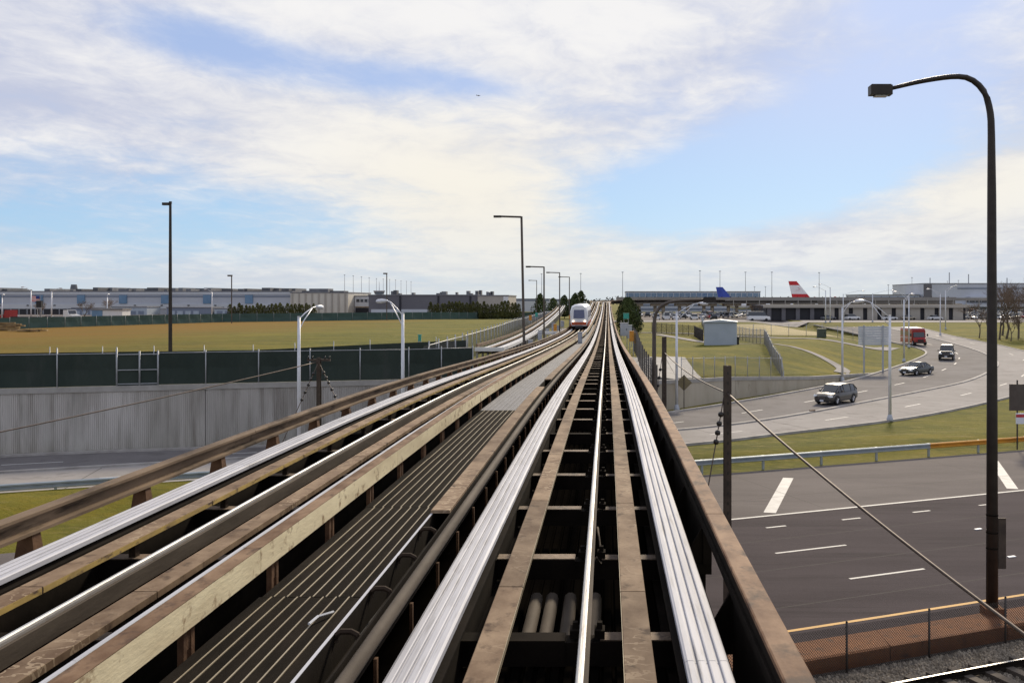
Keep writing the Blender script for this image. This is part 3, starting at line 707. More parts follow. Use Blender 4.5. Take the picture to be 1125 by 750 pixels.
# drop cable beside the contact rail, conduits slung under the deck
putR(MB().tube([fr(11.95 - t * 1.4, .215 + .05 * math.sin(t * 3.1), -.12 - .22 * math.sin(t * 3.14)) for t in np.linspace(0, 1, 9)], .013, 6), 'drop_cable', 'rail_side', None, True)
for x in (-.44, -.27, -.07, .2):
    m2 = MB().tube([fr(s, x, -.66) for s in (9.15, 9.4, 10.9)] + [fr(10.98, x, -.66)], [.07, .07, .07, .045], 10); putR(m2, 'conduit', 'rail_side', None, True)
putR(sweep(rect(-.9, .9, -.60, -.56), 9.28, 9.40), 'conduit_hanger', 'dark_steel')

# left track: outer guide bar on pedestals; cream guide beam on its near side
for a, e in segs(-6.2, END, 7.95, 168, 40):
    putL(sweep([(-1.60, .06), (-1.60, .29), (-1.59, .30), (-1.455, .30), (-1.445, .29), (-1.445, .255), (-1.53, .24), (-1.53, .11), (-1.445, .095), (-1.445, .06)], a, e - (.02 if a < 168 else 0), LT), 'guide_bar', 'guide_bar')
ped = MB().add([(-.16, -.12, -.47), (.13, -.12, -.47), (.13, .12, -.47), (-.16, .12, -.47), (-.09, -.08, .055), (.06, -.08, .055), (.06, .08, .055), (-.09, .08, .055)],
               [(0, 3, 2, 1), (4, 5, 6, 7), (0, 1, 5, 4), (1, 2, 6, 5), (2, 3, 7, 6), (3, 0, 4, 7)]).box((.0, -.17, -.36), (.26, .02, .20)).box((.0, 0, -.49), (.42, .36, .03)).mesh('pedestal', 'bracket_rust')
for i in range(-4, 62):
    s = 10.9 + (i - 1) * CBS; p = fr(s, LT - 1.53); o = link('pedestal', ped, TLf, p - Vector(TLf.location))
    if i < 45: putL(MB().b2(p.x - .25, p.x + .9, s - .09, s + .09, p.z - .66, p.z - .508), 'outrigger', 'dark_steel')
for a, e in segs(3.2 - 11.9, END, 5.95, 168, 40):
    g = .012 if a < 168 else 0
    putL(sweep([(1.44, .10), (1.44, .325), (1.60, .325), (1.60, .10)], a, e - g, LT), 'guide_beam', 'cream_beam')
    putL(sweep([(1.452, .3255), (1.452, .331), (1.601, .331), (1.601, .3255)], a, e - g, LT), 'beam_cap', 'beam_top')
    putL(sweep([(1.434, .318), (1.434, .334), (1.451, .334), (1.451, .318)], a, e - g, LT), 'top_strip', 'worn_steel')
bp_ = MB().box((0, 0, -.13), (.05, .06, .46)).box((0, .14, -.13), (.05, .06, .46)).box((0, .07, -.04), (.03, .12, .1)).box((0, .07, -.36), (.14, .3, .02)).mesh('beam_post', 'bracket_rust')
for i in range(-4, 60):
    s = 9.6 + i * CBS * .75; link('beam_post', bp_, TLf, fr(s, LT + 1.53) - Vector(TLf.location))

# walkway between the tracks: planks with raised light edges
WK = empty('walkway', fr(0, -2.2, -.3), 'dark grated walkway between the two guideway tracks', 'walkway')
wb = Vector(WK.location)
def putW(mb, name, mt, par=None):
    mb.v = [(v[0] - wb.x, v[1] - wb.y, v[2] - wb.z) for v in mb.v]; return mb.build(name, mt, par or WK)
WX0, WX1, NP = -2.80, -1.63, 10
for j, (a, e) in enumerate(segs(1.2, 165, 3.9, 400, 4)):
    if a < 0: continue
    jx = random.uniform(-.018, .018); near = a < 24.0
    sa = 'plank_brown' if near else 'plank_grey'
    if a < 70:
        for i in range(NP):
            x0 = WX0 + jx + (WX1 - WX0) * i / NP; x1 = x0 + (WX1 - WX0) / NP
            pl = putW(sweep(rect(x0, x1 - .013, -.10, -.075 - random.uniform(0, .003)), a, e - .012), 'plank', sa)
            rw = .009 if near else .022
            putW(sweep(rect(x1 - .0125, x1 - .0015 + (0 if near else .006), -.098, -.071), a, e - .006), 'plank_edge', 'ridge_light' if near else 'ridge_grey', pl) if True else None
    else:
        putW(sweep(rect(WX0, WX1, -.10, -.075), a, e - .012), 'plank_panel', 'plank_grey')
for x in (WX0 + .03, WX1 - .05): putW(sweep(rect(x - .05, x + .05, -.30, -.105), -3, 165, 0, np.arange(-3, 166, 4.0)), 'stringer', 'dark_steel')
putW(sweep(rect(-3.0, -1.45, -.95, -.92), -3, 165, 0, np.arange(-3, 166, 4.0)), 'under_pan', 'pan_steel_shaded')
m2 = MB().tube([fr(8.15, -2.11, -.045), fr(8.3, -2.08, -.03), fr(8.42, -2.02, -.04), fr(8.47, -2.0, -.045)], .012, 5)
tag(m2.build('litter', 'plate_white'), 'small scrap of white litter lying on the dark walkway planks', 'litter')

# piers under the guideway
pm = MB().cyl((0, 0, -12), .55, 11.0, 18).mesh('column', 'concrete', True); capm = MB().b2(-3.9, 3.9, -.6, .6, -1.05, -.1).mesh('pier_cap', 'concrete')
for i, s in enumerate(list(range(4, 70, 22)) + list(range(96, 345, 24))):
    p = fr(s, LT / 2, -.85); g_ = gz(p.x, p.y) - .3; hgt = p.z - 1.0 - g_
    r_ = empty('guideway_pier', (p.x, p.y, g_), 'concrete hammerhead pier standing under the guideway deck', 'pier', 'piers under the guideway')
    m2 = MB()
    for q in (-1.9, 1.9): m2.cyl((q, 0, 0), .45, max(hgt, .3) + .1, 16)
    m2.build('column', 'concrete', r_, True)
    MB().loft([[(-3.7, -.5, z0), (3.7, -.5, z0), (3.7, .5, z0), (-3.7, .5, z0)] for z0 in (max(hgt, .3), max(hgt, .3) + .9)]).build('pier_cap', 'concrete', r_)
    if s > 340: break

# ------------------------------------------------------------------ retaining walls
def wall(name, label, pts, ztop, mt, pan_len, cap=True, rib=True, thick=.35, cat='retaining wall'):
    root = empty(name, (pts[0][0], pts[0][1], gz(pts[0][0], pts[0][1] - 1)), label, cat); b0 = Vector(root.location)
    for a, b in zip(pts[:-1], pts[1:]):
        A = Vector((*a, 0)); B = Vector((*b, 0)); L = (B - A).length; n = max(1, round(L / pan_len)); d = (B - A) / L; nr = Vector((d.y, -d.x, 0))
        for i in range(n):
            p0 = A + d * (L * i / n + .02); p1 = A + d * (L * (i + 1) / n - .02); m2 = MB(); w = (p1 - p0).length; zb = float(zr(p0.y)) - .5
            k_ = int(w / .11) if rib else 1; u = []
            for j in range(k_):
                q = w * j / k_; e_ = w * (j + 1) / k_
                u += [(q, 0.0), (q + (e_ - q) * .55, 0.0), (q + (e_ - q) * .62, -.035), (q + (e_ - q) * .93, -.035)] if rib else [(q, 0), (e_, 0)]
            if rib: u.append((w, 0.0))
            zt = lambda q: ztop((p0 + d * q).x) - (.30 if cap else 0)
            fr_ = []
            for q, dd in u:
                p = p0 + d * q + nr * dd - b0; fr_.append((p.x, p.y))
            vs = [(x, y, zb - b0.z) for x, y in fr_] + [(x, y, zt(u[j][0]) - b0.z) for j, (x, y) in enumerate(fr_)]
            nn = len(fr_); m2.add(vs, [(j, j + 1, nn + j + 1, nn + j) for j in range(nn - 1)])
            m2.build('panel', mt, root)
        m2 = MB(); rings = []
        for q in np.linspace(0, L, max(2, int(L / 3))):
            p = A + d * q - b0; z = ztop((A + d * q).x) - b0.z; f_ = p + nr * .06; bk = p - nr * thick; in_ = p - nr * .09
            if cap: rings.append([(f_.x, f_.y, z - .32), (f_.x, f_.y, z), (bk.x, bk.y, z), (bk.x, bk.y, -9 - b0.z), (in_.x, in_.y, -9 - b0.z), (in_.x, in_.y, z - .32)])
            else: rings.append([(p.x - nr.x * .09, p.y - nr.y * .09, -9 - b0.z), (p.x - nr.x * .09, p.y - nr.y * .09, z), (bk.x, bk.y, z), (bk.x, bk.y, -9 - b0.z)])
        m2.loft(rings).build('cap' if cap else 'core', 'wall_cap', root)
    return root
wtop = lambda x: float(interp(WTOP, x))
wall('retaining_wall', 'long ribbed grey concrete retaining wall below the dark screened fence', [tuple(p) for p in STEP[1:5]] + [(-4, 71.5)], lambda x: -2.6, 'wall_panel', 9.2)
wall('retaining_wall', 'low tan concrete retaining wall below grass slope, tapering along the ramp', [tuple(p) for p in STEP[5:9]] + [(32.0, 118)], wtop, 'wall_tan', 7.5, True, False)
# sloped paving under the guideway at the abutment
def slope_pave():
    root = empty('slope_paving', (3, 84, -4), 'pale concrete slope paving beside the guideway fence', 'paving'); b0 = Vector(root.location)
    for i in range(4):
        for j in range(3):
            x0, x1 = 1.6 + j * 2.2 + i * .0, 1.6 + (j + 1) * 2.2 - .04; y0, y1 = 82.5 + i * 4.6 + j * 1.6, 82.5 + (i + 1) * 4.6 - .04 + j * 1.6
            f = lambda x, y: (x - b0.x, y - b0.y, max(gz(x, y), -4.2) + .14 - b0.z)
            MB().loft([[f(x0, y), f(x1, y), (f(x1, y)[0], f(x1, y)[1], f(x1, y)[2] - .25), (f(x0, y)[0], f(x0, y)[1], f(x0, y)[2] - .25)] for y in (y0, y1)]).build('slab', 'concrete', root)
slope_pave()

# ------------------------------------------------------------------ fences
zw = lambda x, y: -2.6
fence('screened_fence', 'dark green screened chain-link fence standing on the ribbed retaining wall', [(-60, 47.72), (-36.1, 58.75), (-29.9, 60.7)], 2.0, 3.0, 'fence_metal', 'fence_metal', None, 'screen_green', zf=zw, over=.35)
fence('screened_fence', 'dark screened fence with metal posts right of the double gate, on the retaining wall', [(-27.7, 61.4), (-25.1, 62.25), (-13.1, 65.75), (-9.2, 68.2)], 2.0, 3.0, 'fence_metal', 'fence_metal', None, 'screen_green', zf=zw)
g_ = empty('double_gate', (-29.9, 60.7, -2.6), 'galvanised double gate frame set in the dark screened fence', 'gate')
A = Vector((-29.9, 60.7, -2.6)); B = Vector((-27.7, 61.4, -2.6)); Mid = A.lerp(B, .55)
for p, h_ in ((A, 2.25), (Mid, 2.1), (B, 2.1)): MB().tube([p - A, p - A + Vector((0, 0, h_))], .055, 8).build('gate_post', 'fence_metal', g_, True)
for a, b in ((A, Mid), (Mid, B)):
    f = MB()
    for z in (.1, .95, 1.9): f.tube([a - A + Vector((0, 0, z)), b - A + Vector((0, 0, z))], .03, 6)
    f.build('gate_leaf', 'fence_metal', g_)
    nr = Vector((.02, .06, 0)); MB().loft([[a - A + nr, a - A + nr * 1.2, a - A + nr * 1.2 + Vector((0, 0, 1.85)), a - A + nr + Vector((0, 0, 1.85))], [b - A + nr, b - A + nr * 1.2, b - A + nr * 1.2 + Vector((0, 0, 1.85)), b - A + nr + Vector((0, 0, 1.85))]]).build('windscreen', 'screen_green', g_)
fence('screened_fence', 'sagging dark green screened fence along the near edge of the field', [(-62, 55), (-36, 64.3), (-24, 67.5), (-11.6, 82)], 2.0, 3.0, 'fence_metal', None, None, 'screen_green', over=.3, pr=.03)
fence('mesh_fence', 'galvanised chain-link fence running along the field beside the siding', [(-12.6, 66.5), (-12.2, 84), (-12.6, 120), (-14.2, 180), (-16.5, 300)], 2.2, 3.2, 'fence_metal', 'fence_metal', 'wire', None, .32, .007, .05, over=.25)
fence('far_screened_fence', 'teal green screened fence along the far edge of the field', [(-150, 160), (-108, 180), (-104, 191), (-92, 238), (-60, 265), (-31, 312), (-18, 330)], 2.1, 4.0, 'fence_metal', None, None, 'screen_teal', pr=.03, over=.05)
fence('wall_fence', 'chain-link fence with galvanised posts on top of the low tan wall', [(6.2, 83.2), (11.6, 90.2), (17.0, 96.8)], 1.75, 1.9, 'fence_metal', 'fence_metal', 'wire', None, .22, .006, .035, zf=lambda x, y: wtop(x))
fence('lot_fence', 'barbed wire chain-link fence climbing the slope towards the straw coloured lot', [(17.2, 97.0), (18.6, 112), (20.2, 128), (19.5, 150), (17.0, 172), (22, 232)], 1.9, 2.6, 'fence_metal', 'fence_metal', 'wire', None, .26, .007, .04, barbs=True)
fence('lot_fence', 'barbed wire fence across the front of the straw coloured lot', [(20.4, 158), (32, 160), (46, 166)], 1.9, 2.8, 'fence_metal', 'fence_metal', 'wire', None, .26, .007, .04, barbs=True)
fence('guideway_fence', 'tall grey post fence beside the right edge of the guideway', [(3.0, 60), (3.0, 84), (3.1, 118)], 2.6, 4.2, 'fence_dark', None, 'wire', None, .4, .005, .05, zf=lambda x, y: max(gz(x, y), -4.0))
fence('old_fence', 'weathered brown fence running beside the metal shed path', [(8, 178), (14, 160), (13.5, 140)], 1.7, 2.5, 'fence_dark', 'fence_dark', 'wire_dark', None, .2, .01, .04)

# ------------------------------------------------------------------ guardrails
def guardrail(name, label, pts, cols):
    root = empty(name, (*pts[0], gz(*pts[0])), label, 'guardrail'); b0 = Vector(root.location)
    pm_ = MB().b2(-.06, .06, -.05, .05, -.3, .70).mesh('post', 'guardrail')
    for k_, (a, b) in enumerate(zip(pts[:-1], pts[1:])):
        A = Vector((*a, 0)); B = Vector((*b, 0)); L = (B - A).length; n = round(L / 3.81); d = (B - A) / L; nr = Vector((d.y, -d.x, 0))
        prof = [(0, .40), (.08, .44), (.08, .50), (.0, .545), (.0, .575), (.08, .62), (.08, .68), (.0, .72), (-.01, .72), (-.01, .40)]
        for i in range(n):
            p0 = A + d * (L * i / n); p1 = A + d * (L * (i + 1) / n - .01); z0 = -6.40
            m2 = MB(); m2.loft([[(*(Vector(p) + nr * (o_ + .12)).xy, z0 + z) for o_, z in prof] for p in (p0, p1)])
            m2.v = [(v[0] - b0.x, v[1] - b0.y, v[2] - b0.z) for v in m2.v]; m2.build('rail', cols(p0.x), root)
            link('post', pm_, root, (p0.x - b0.x, p0.y - b0.y, z0 - b0.z), math.atan2(d.y, d.x))
guardrail('guardrail', 'steel guardrail along the grass bank, its far length painted orange', [(1.5, 49.9 + SL * 1.5), (60, 49.9 + SL * 60)], lambda x: 'guardrail_orange' if x > 18 else 'guardrail')
guardrail('guardrail', 'blue grey steel guardrail between grass and ramp below the guideway', [tuple(NEAR[i] + np.array([.4, -1.0])) for i in range(6, 119, 5) if NEAR[i][0] < -7], lambda x: 'guardrail')

# ------------------------------------------------------------------ anchor posts and cables
def ipost(name, label, x, y, ztop, w=.19, holes=True, lean=0.0, group=None):
    zb = gz(x, y) - .1; root = empty(name, (x, y, zb), label, 'post', group); h = ztop - zb
    m2 = MB().b2(-w / 2, w / 2, -.11, -.095, 0, h).b2(-w / 2, w / 2, .095, .11, 0, h).b2(-.012, .012, -.094, .094, 0, h); m2.build('shaft', 'post_rust', root)
    if holes:
        for i in range(26):
            MB().b2(-.022, .022, -.1135, -.1105, h - .15 - i * .26 - .08, h - .15 - i * .26).build('slot', 'insulator', root)
    return root, zb
P1, zb1 = ipost('anchor_post', 'rusty slotted steel post beside the guideway carrying a slack cable over the highway', 3.14, 26, .9)
P2, zb2 = ipost('anchor_post', 'rusty steel post beside the guideway in front of the tan wall', 2.58, 45, .95, .2)
P3, zb3 = ipost('anchor_post', 'dark anchor post with small crossarm in front of the ribbed wall', -13.9, 48, -.15, .17, False)
MB().b2(-.55, .55, -.06, .06, zb3 * -1 - .32, zb3 * -1 - .22).build('crossarm', 'post_rust', P3)
for q in (-.5, -.3, .3, .5): MB().cyl((q, 0, -zb3 - .22), .045, .14, 8, .02).build('insulator', 'insulator', P3, True)
def sag(a, b, s, n=24): return [Vector(a).lerp(Vector(b), t) - Vector((0, 0, s * 4 * t * (1 - t))) for t in np.linspace(0, 1, n)]
def cable(label, pts, r, beads=(), mt='cable_wire'):
    root = empty('cable', pts[0], label, 'cable'); b0 = Vector(pts[0])
    MB().tube([p - b0 for p in pts], r, 6).build('strand', mt, root, True)
    for t in beads:
        i = min(int(t * (len(pts) - 1)), len(pts) - 2); p = pts[i].lerp(pts[i + 1], t * (len(pts) - 1) - i) - b0; d = (pts[i + 1] - pts[i]).normalized()
        MB().tube([p - d * .07, p - d * .05, p, p + d * .05, p + d * .07], [.02, .06, .075, .06, .02], 8).build('insulator', 'insulator', root, True)
cable('slack steel cable slanting from slotted post down across the highway', sag((3.14, 25.88, .18), (7.2, 9.5, -2.9), .25), .028)
cable('thin steel cable between the two rusty posts beside the guideway', sag((2.58, 45, .26), (3.14, 26.1, .18), .18), .02)
cable('guy wire with insulators slanting down from slotted post', sag((3.05, 26, .1), (2.2, 24.5, -3.6), .02), .016, (.12, .18, .24, .3))
cable('guy wire with insulators beside the post before the tan wall', sag((2.5, 45, .2), (1.9, 43, -3.2), .02), .016, (.2, .3, .4))
cable('long brown cable slanting away to the left over the ramp', sag((-13.9, 48, -.35), (-24, 23, -2.4), .15), .026)
cable('guy wire with insulators slanting left from the crossarm post', sag((-13.9, 47.9, -.4), (-15.3, 46, -4.6), .02), .018, (.12, .18, .24, .32, .4))
cable('guy wire with insulators slanting right from the crossarm post', sag((-13.85, 47.9, -.4), (-10.9, 44, -4.0), .02), .018, (.12, .18, .24, .32, .4, .48, .56))

# ------------------------------------------------------------------ lamps
def arc_pts(*p): return [tuple(q) for q in cr(p, 14)]
def box_head(root, c, L, w, h, d, mt='lamp_dark'):
    rz = math.atan2(d[1], d[0]); m2 = MB().box(c, (L, w, h), rz).box((c[0], c[1], c[2] + h * .5 + .01), (L * .9, w * .9, .03), rz); o = m2.build('lamp_head', mt, root)
    MB().box((c[0], c[1], c[2] - h / 2 - .015), (L * .6, w * .8, .05), rz, .8).build('lens', 'lens_glass', o)
L1 = empty('curved_lamp', (11.02, 28.5, -6.4), 'tall dark curved street lamp beside the highway fence', 'street lamp')
MB().tube([(0, 0, 0), (0, 0, 6), (-.01, 0, 12)] + [(q[0], 0, q[1]) for q in cr([(-.02, 13.7), (-.05, 14.35), (-.22, 14.95), (-.6, 15.32), (-1.1, 15.4), (-2.0, 15.27), (-2.9, 15.06)], 20)], [.17, .15, .125] + [.105 - .0026 * i for i in range(20)], 12).build('pole', 'lamp_dark', L1, True)
box_head(L1, (-3.2, 0, 15.0), .62, .34, .27, (1, 0))
MB().b2(-.26, .26, -.26, .26, 0, .25).build('base', 'rust_soil', L1)
for z in (2.85, 2.35, 1.9): MB().cyl((0, 0, z), .172, .035, 12).build('band', 'dark_steel', L1)
s_ = MB().box((.29, .02, 2.05), (.22, .05, 1.45)); tag(s_.build('sign_panel', 'post_rust', L1), 'narrow rusty sign panel strapped to the pole')
L2 = empty('curved_lamp', (2.36, 50, -6.4), 'dark curved street lamp rising beside the guideway with its arm over the tan wall', 'street lamp')
MB().tube([(0, 0, 0), (0, 0, 5)] + [(q[0], 0, q[1]) for q in cr([(0, 7.7), (.05, 8.2), (.25, 8.62), (.65, 8.88), (1.2, 8.98), (1.9, 9.02), (2.55, 9.04)], 18)], [.13, .115] + [.095 - .002 * i for i in range(18)], 10).build('pole', 'lamp_brown', L2, True)
box_head(L2, (2.78, 0, 9.02), .62, .34, .26, (1, 0))
def cobra(x, y, zt, armv, label, r=.1, rise=.75, zb=None, two=True, group=None):
    zb = gz(x, y) if zb is None else zb; root = empty('cobra_lamp', (x, y, zb), label, 'street lamp', group); h = zt - zb
    MB().tube([(0, 0, .35), (0, 0, h)], [r * 1.2, r * .8], 12).build('pole', 'lamp_white', root, True)
    MB().tube([(0, 0, 0), (0, 0, .12), (0, 0, .5)], [r * 2.4, r * 2.3, r * 1.3], 12).build('base', 'grey_box', root, True)
    MB().cyl((0, 0, h), r * .95, .06, 12).build('cap', 'lamp_white', root)
    ax, ay = armv
    MB().tube([(0, 0, h - .12), (ax * .35, ay * .35, h + rise * .4), (ax * .75, ay * .75, h + rise * .88), (ax, ay, h + rise)], .035, 6).build('arm', 'lamp_white', root, True)
    if two: MB().tube([(0, 0, h - .75), (ax * .3, ay * .3, h - .15), (ax * .75, ay * .75, h + rise * .84)], .03, 6).build('brace', 'lamp_white', root, True)
    d = Vector((ax, ay, 0)).normalized(); e = Vector((ax, ay, h + rise))
    hd = MB().tube([e - d * .1, e + d * .05 - Vector((0, 0, .02)), e + d * .3 - Vector((0, 0, .04)), e + d * .62 - Vector((0, 0, .05)), e + d * .72 - Vector((0, 0, .05))], [.04, .09, .14, .12, .03], 8).build('lamp_head', 'lamp_white', root, True)
    return root
cobra(-17.4, 56.2, 1.65, (.45, 1.9), 'white cobra lamp pole between the crossarm post and the gate', zb=-6.4, rise=.6)
cobra(-11.6, 56.5, 1.85, (-1.05, .5), 'white cobra lamp pole with braced arm behind the guide bar', zb=-6.4, rise=.75)
cobra(5.65, 80.9, 1.65, (1.9, .3), 'white cobra lamp beside the diamond sign below the tan wall', .105, .75, -6.35)
cobra(21.1, 74.3, 1.45, (-1.75, .6), 'white cobra lamp standing on the grass bank edge nearest the highway', .11, 1.15, -6.4)
cobra(25.4, 107.5, 1.85, (1.3, .5), 'white cobra lamp on the grass beyond the end of the tan wall', .11, .6)
cobra(40.4, 135.5, 2.7, (1.2, .8), 'white lamp pole on the grass tip inside the ramp bend', .11, .8)
cobra(48.8, 161, 3.2, (-1.8, .5), 'white lamp pole where the ramp straightens near the bus', .11, .8)
cobra(66.6, 199, 4.0, (-2, .2), 'white lamp pole on the tip of the far grass island', .11, .9)
cobra(77.5, 228, 5.0, (2.2, .3), 'white lamp pole behind the far grass island tip', .11, 1.0)
for i, (x, y, zt, a) in enumerate(((57.5, 262, 5.2, -2.6), (59.6, 266, 6.0, -2.4), (62.6, 264, 4.2, 5), (72, 270, 4.4, 5.2))): cobra(x, y, zt, (a, .3), 'tall white lamp pole by the service road before the low garage', .13, 1.0, None, False, 'lamp poles by the service road')
def ell(x, y, zt, arm, label, r=.09, head=.55, zb=None, group=None, mt='lamp_brown', lean=0.0):
    zb = gz(x, y) if zb is None else zb; root = empty('arm_lamp', (x, y, zb), label, 'street lamp', group); h = zt - zb
    MB().tube([(0, 0, 0), (lean * .5, 0, h * .5), (lean, 0, h)], [r, r * .9, r * .8], 4).build('pole', mt, root)
    m2 = MB().tube([(lean, 0, h - .05), (lean + arm, 0, h)], r * .7, 4).build('arm', mt, root)
    MB().b2(min(lean + arm, lean + arm - head * math.copysign(1, arm) * -1), max(lean + arm, lean + arm + head * math.copysign(1, arm)), -.14, .14, h - .1, h + .08).build('lamp_head', 'lamp_dark', root)
    return root
ell(-7.15, 86, 9.85, -1.75, 'tallest brown square arm lamp between guideway and siding', .12, .65, lean=-.25)
ell(-7.1, 112, 6.4, -1.5, 'brown square arm lamp between siding and guideway, second along', .1, .55)
ell(-7.3, 153, 6.9, -1.55, 'brown square arm lamp beside the oncoming train, third along', .1, .5)
ell(-7.2, 190, 7.1, -1.6, 'brown square arm lamp farthest along beside the guideway', .1, .5)
ell(-17.2, 243, 7.5, -1.5, 'brown square arm lamp left of the siding by the conifer row', .1, .5)
fl_ = empty('field_lamp', (-43.0, 98, gz(-43, 98)), 'tall dark lamp post standing alone in the field', 'street lamp'); hh = 12.3 - fl_.location.z
MB().tube([(0, 0, 0), (0, 0, hh)], [.2, .13], 6).build('pole', 'lamp_dark', fl_)
MB().b2(-.75, -.1, -.18, .18, hh - .34, hh - .08).b2(-.1, .12, -.1, .1, hh - .2, hh + .04).build('lamp_head', 'lamp_dark', fl_)
for x, y, zt, lab in ((-86, 228, 8.2, 'plain dark pole standing by the conifer hedge'), (-58, 262, 9.6, 'dark lamp post behind the teal fence before grey warehouse')):
    z0 = gz(x, y); o = empty('pole_lamp', (x, y, z0), lab, 'street lamp'); MB().tube([(0, 0, 0), (0, 0, zt - z0)], .13, 6).build('pole', 'lamp_brown', o); MB().b2(-.9, .15, -.2, .2, zt - z0 - .1, zt - z0 + .25).build('lamp_head', 'lamp_brown', o)
# high masts far off
def mast(px, py, ztop, i, left):
    Y = (ztop - 2.6) * 1094 / (330 - py); X = (px - 667) / 1094 * Y
    o = empty('high_mast', (X, Y, -3.4), 'thin grey floodlight mast far beyond the ' + ('cream warehouse' if left else 'airport viaduct'), 'light mast', 'masts beyond the ' + ('warehouses' if left else 'viaduct'))
    MB().tube([(0, 0, 0), (0, 0, ztop + 3.4)], [.3, .16], 6).build('pole', 'grey_box', o); MB().cyl((0, 0, ztop + 3.2), .9, .5, 10, .7).build('lamp_ring', 'grey_box', o)
for i, (px, py) in enumerate(((378.5, 302), (388, 303), (397, 304), (405.5, 305), (413.5, 306), (421, 306.5), (428, 307), (434.5, 307.5), (440.5, 308.5), (446.5, 309), (451.5, 309.5))): mast(px, py, 27, i, True)
for i, (px, py) in enumerate(((684, 299), (769, 297.5), (791, 298), (819, 299), (848, 299), (900, 299.5), (595, 301), (638, 300.5), (1002, 305), (1015, 313), (976, 313), (1041, 309), (1053, 308), (829, 315), (841, 315))): mast(px, py, 24 if py < 310 else 15, i, False)

# ------------------------------------------------------------------ signs, cabinets, shed
d_ = empty('diamond_sign', (6.3, 81.6, gz(6.3, 80.6)), 'back of a tan diamond warning sign on a thin post below the tan wall', 'sign')
MB().tube([(0, 0, 0), (0, 0, 2.9)], .035, 6).build('post', 'fence_dark', d_)
s = .66; MB().loft([[(0, y, 2.25 - s), (s, y, 2.25), (0, y, 2.25 + s), (-s, y, 2.25)] for y in (.05, .075)]).build('sign_panel', 'sign_back', d_)
b_ = empty('sign_board', (31.8, 118.5, gz(31.8, 120)), 'back of a large pale grey slatted road sign on two posts', 'sign')
zz = b_.location.z; x0, x1, z0, z1 = -1.9, 1.75, -2.7 - zz, -.45 - zz
for i in range(8): MB().b2(x0, x1, .0, .05, z0 + (z1 - z0) * i / 8, z0 + (z1 - z0) * (i + 1) / 8 - .025).build('slat', 'sign_grey', b_)
for x in (-1.25, 1.0): MB().b2(x - .09, x + .09, -.16, -.01, -.3, z1 + .1).build('post', 'grey_box', b_)
def cabinet(name, label, x, y, zb, w, d, h, mt, legs=0.0, cat='cabinet', group=None):
    o = empty(name, (x, y, zb), label, cat, group)
    m2 = MB().b2(-w / 2, w / 2, -d / 2, d / 2, legs, legs + h).build('body', mt, o); MB().b2(-w / 2 - .04, w / 2 + .04, -d / 2 - .05, d / 2 + .04, legs + h + .002, legs + h + .06).build('lid', mt, o)
    MB().b2(-w * .44, w * .44, -d / 2 - .02, -d / 2 - .002, legs + .08, legs + h - .08).build('door', mt, o)
    MB().b2(w * .28, w * .34, -d / 2 - .045, -d / 2 - .021, legs + h * .45, legs + h * .6).build('handle', 'dark_steel', o)
    if legs:
        for q in (-w * .4, w * .4): MB().b2(q - .04, q + .04, -.05, .05, 0, legs).build('leg', 'fence_metal', o)
    return o
cabinet('utility_cabinet', 'dark green utility box on the path above the grass bank', 33.6, 156, gz(33.6, 156), 1.3, 1.0, 1.35, 'dark_green_box')
cabinet('track_cabinet', 'pale grey electrical cabinet on stand beside the guideway, right of the rails', 2.0, 118, -3.2, .9, .6, 1.5, 'grey_box', 1.6)
cabinet('track_cabinet', 'tall pale grey electrical cabinet beside the round conifer', 2.75, 124, -3.2, .7, .6, 1.6, 'grey_box', 1.1)
cabinet('track_cabinet', 'teal topped box on grey stand beside the rails', 2.9, 152, -3.2, .85, .6, .8, 'teal_box', 3.0)
cabinet('track_cabinet', 'orange signal cabinet at the guideway fence beside the conifer', 2.55, 104, -3.2, .45, .4, 1.0, 'orange_box', 1.55)
cabinet('track_cabinet', 'faded orange cabinet with posts right of the guideway fence', 3.05, 107, -3.2, .6, .4, 1.1, 'timber', 1.2)
cabinet('signal_box', 'orange signal box on a post left of the guideway before the train', -7.0, 134, -2.6, .42, .35, .95, 'orange_box', 1.0, 'signal')
cabinet('signal_box', 'orange signal box left of the train by the siding', -6.7, 186, -2.6, .8, .35, .7, 'orange_box', 1.7, 'signal')
cabinet('fence_notice', 'small orange notice box at the siding fence', -12.35, 160, -2.6, .45, .15, .8, 'orange_box', 2.0, 'sign')
cabinet('fence_notice', 'small blue notice box at the siding fence', -12.5, 176, -2.6, .45, .15, .7, 'teal_box', 2.3, 'sign')
cabinet('fence_notice', 'small teal notice box on the near fence of the field', -14.8, 78.6, -2.6, .22, .15, .45, 'teal_box', 2.0, 'sign')
cabinet('signal_box', 'white signal target on post between the rails before the train', -2.6, 118, -2.9, .36, .25, .62, 'white_paint', 1.1, 'signal')
cabinet('track_cabinet', 'pale blue grey cabinet on the walkway before the rising conductor rails', -2.5, 92, -1.4, .4, .35, 1.05, 'grey_box', 0)
cabinet('signal_table', 'long low white switch machine on legs beside the siding', -6.95, 122, -2.6, 1.5, .5, .25, 'white_paint', 1.1, 'cabinet')
# equipment clutter: relay cases along siding
for i in range(9):
    y = 100 + i * 9.5; cabinet('relay_case', 'small grey relay case in the row beside the siding', -7.7 + .35 * math.sin(i * 2.1), y, -2.6, .45, .4, .7 + .2 * (i % 3), 'grey_box', .5 + .3 * (i % 2), 'cabinet', 'relay cases beside the siding')
tag(strip('concrete_pad', [(-8.2, y) for y in np.linspace(84, 180, 8)], [(-6.5, y) for y in np.linspace(84, 180, 8)], 'ramp_concrete', 0, None, 'pale concrete strip between guideway and siding', 'paving', zf=lambda y: -2.42), kind='structure')

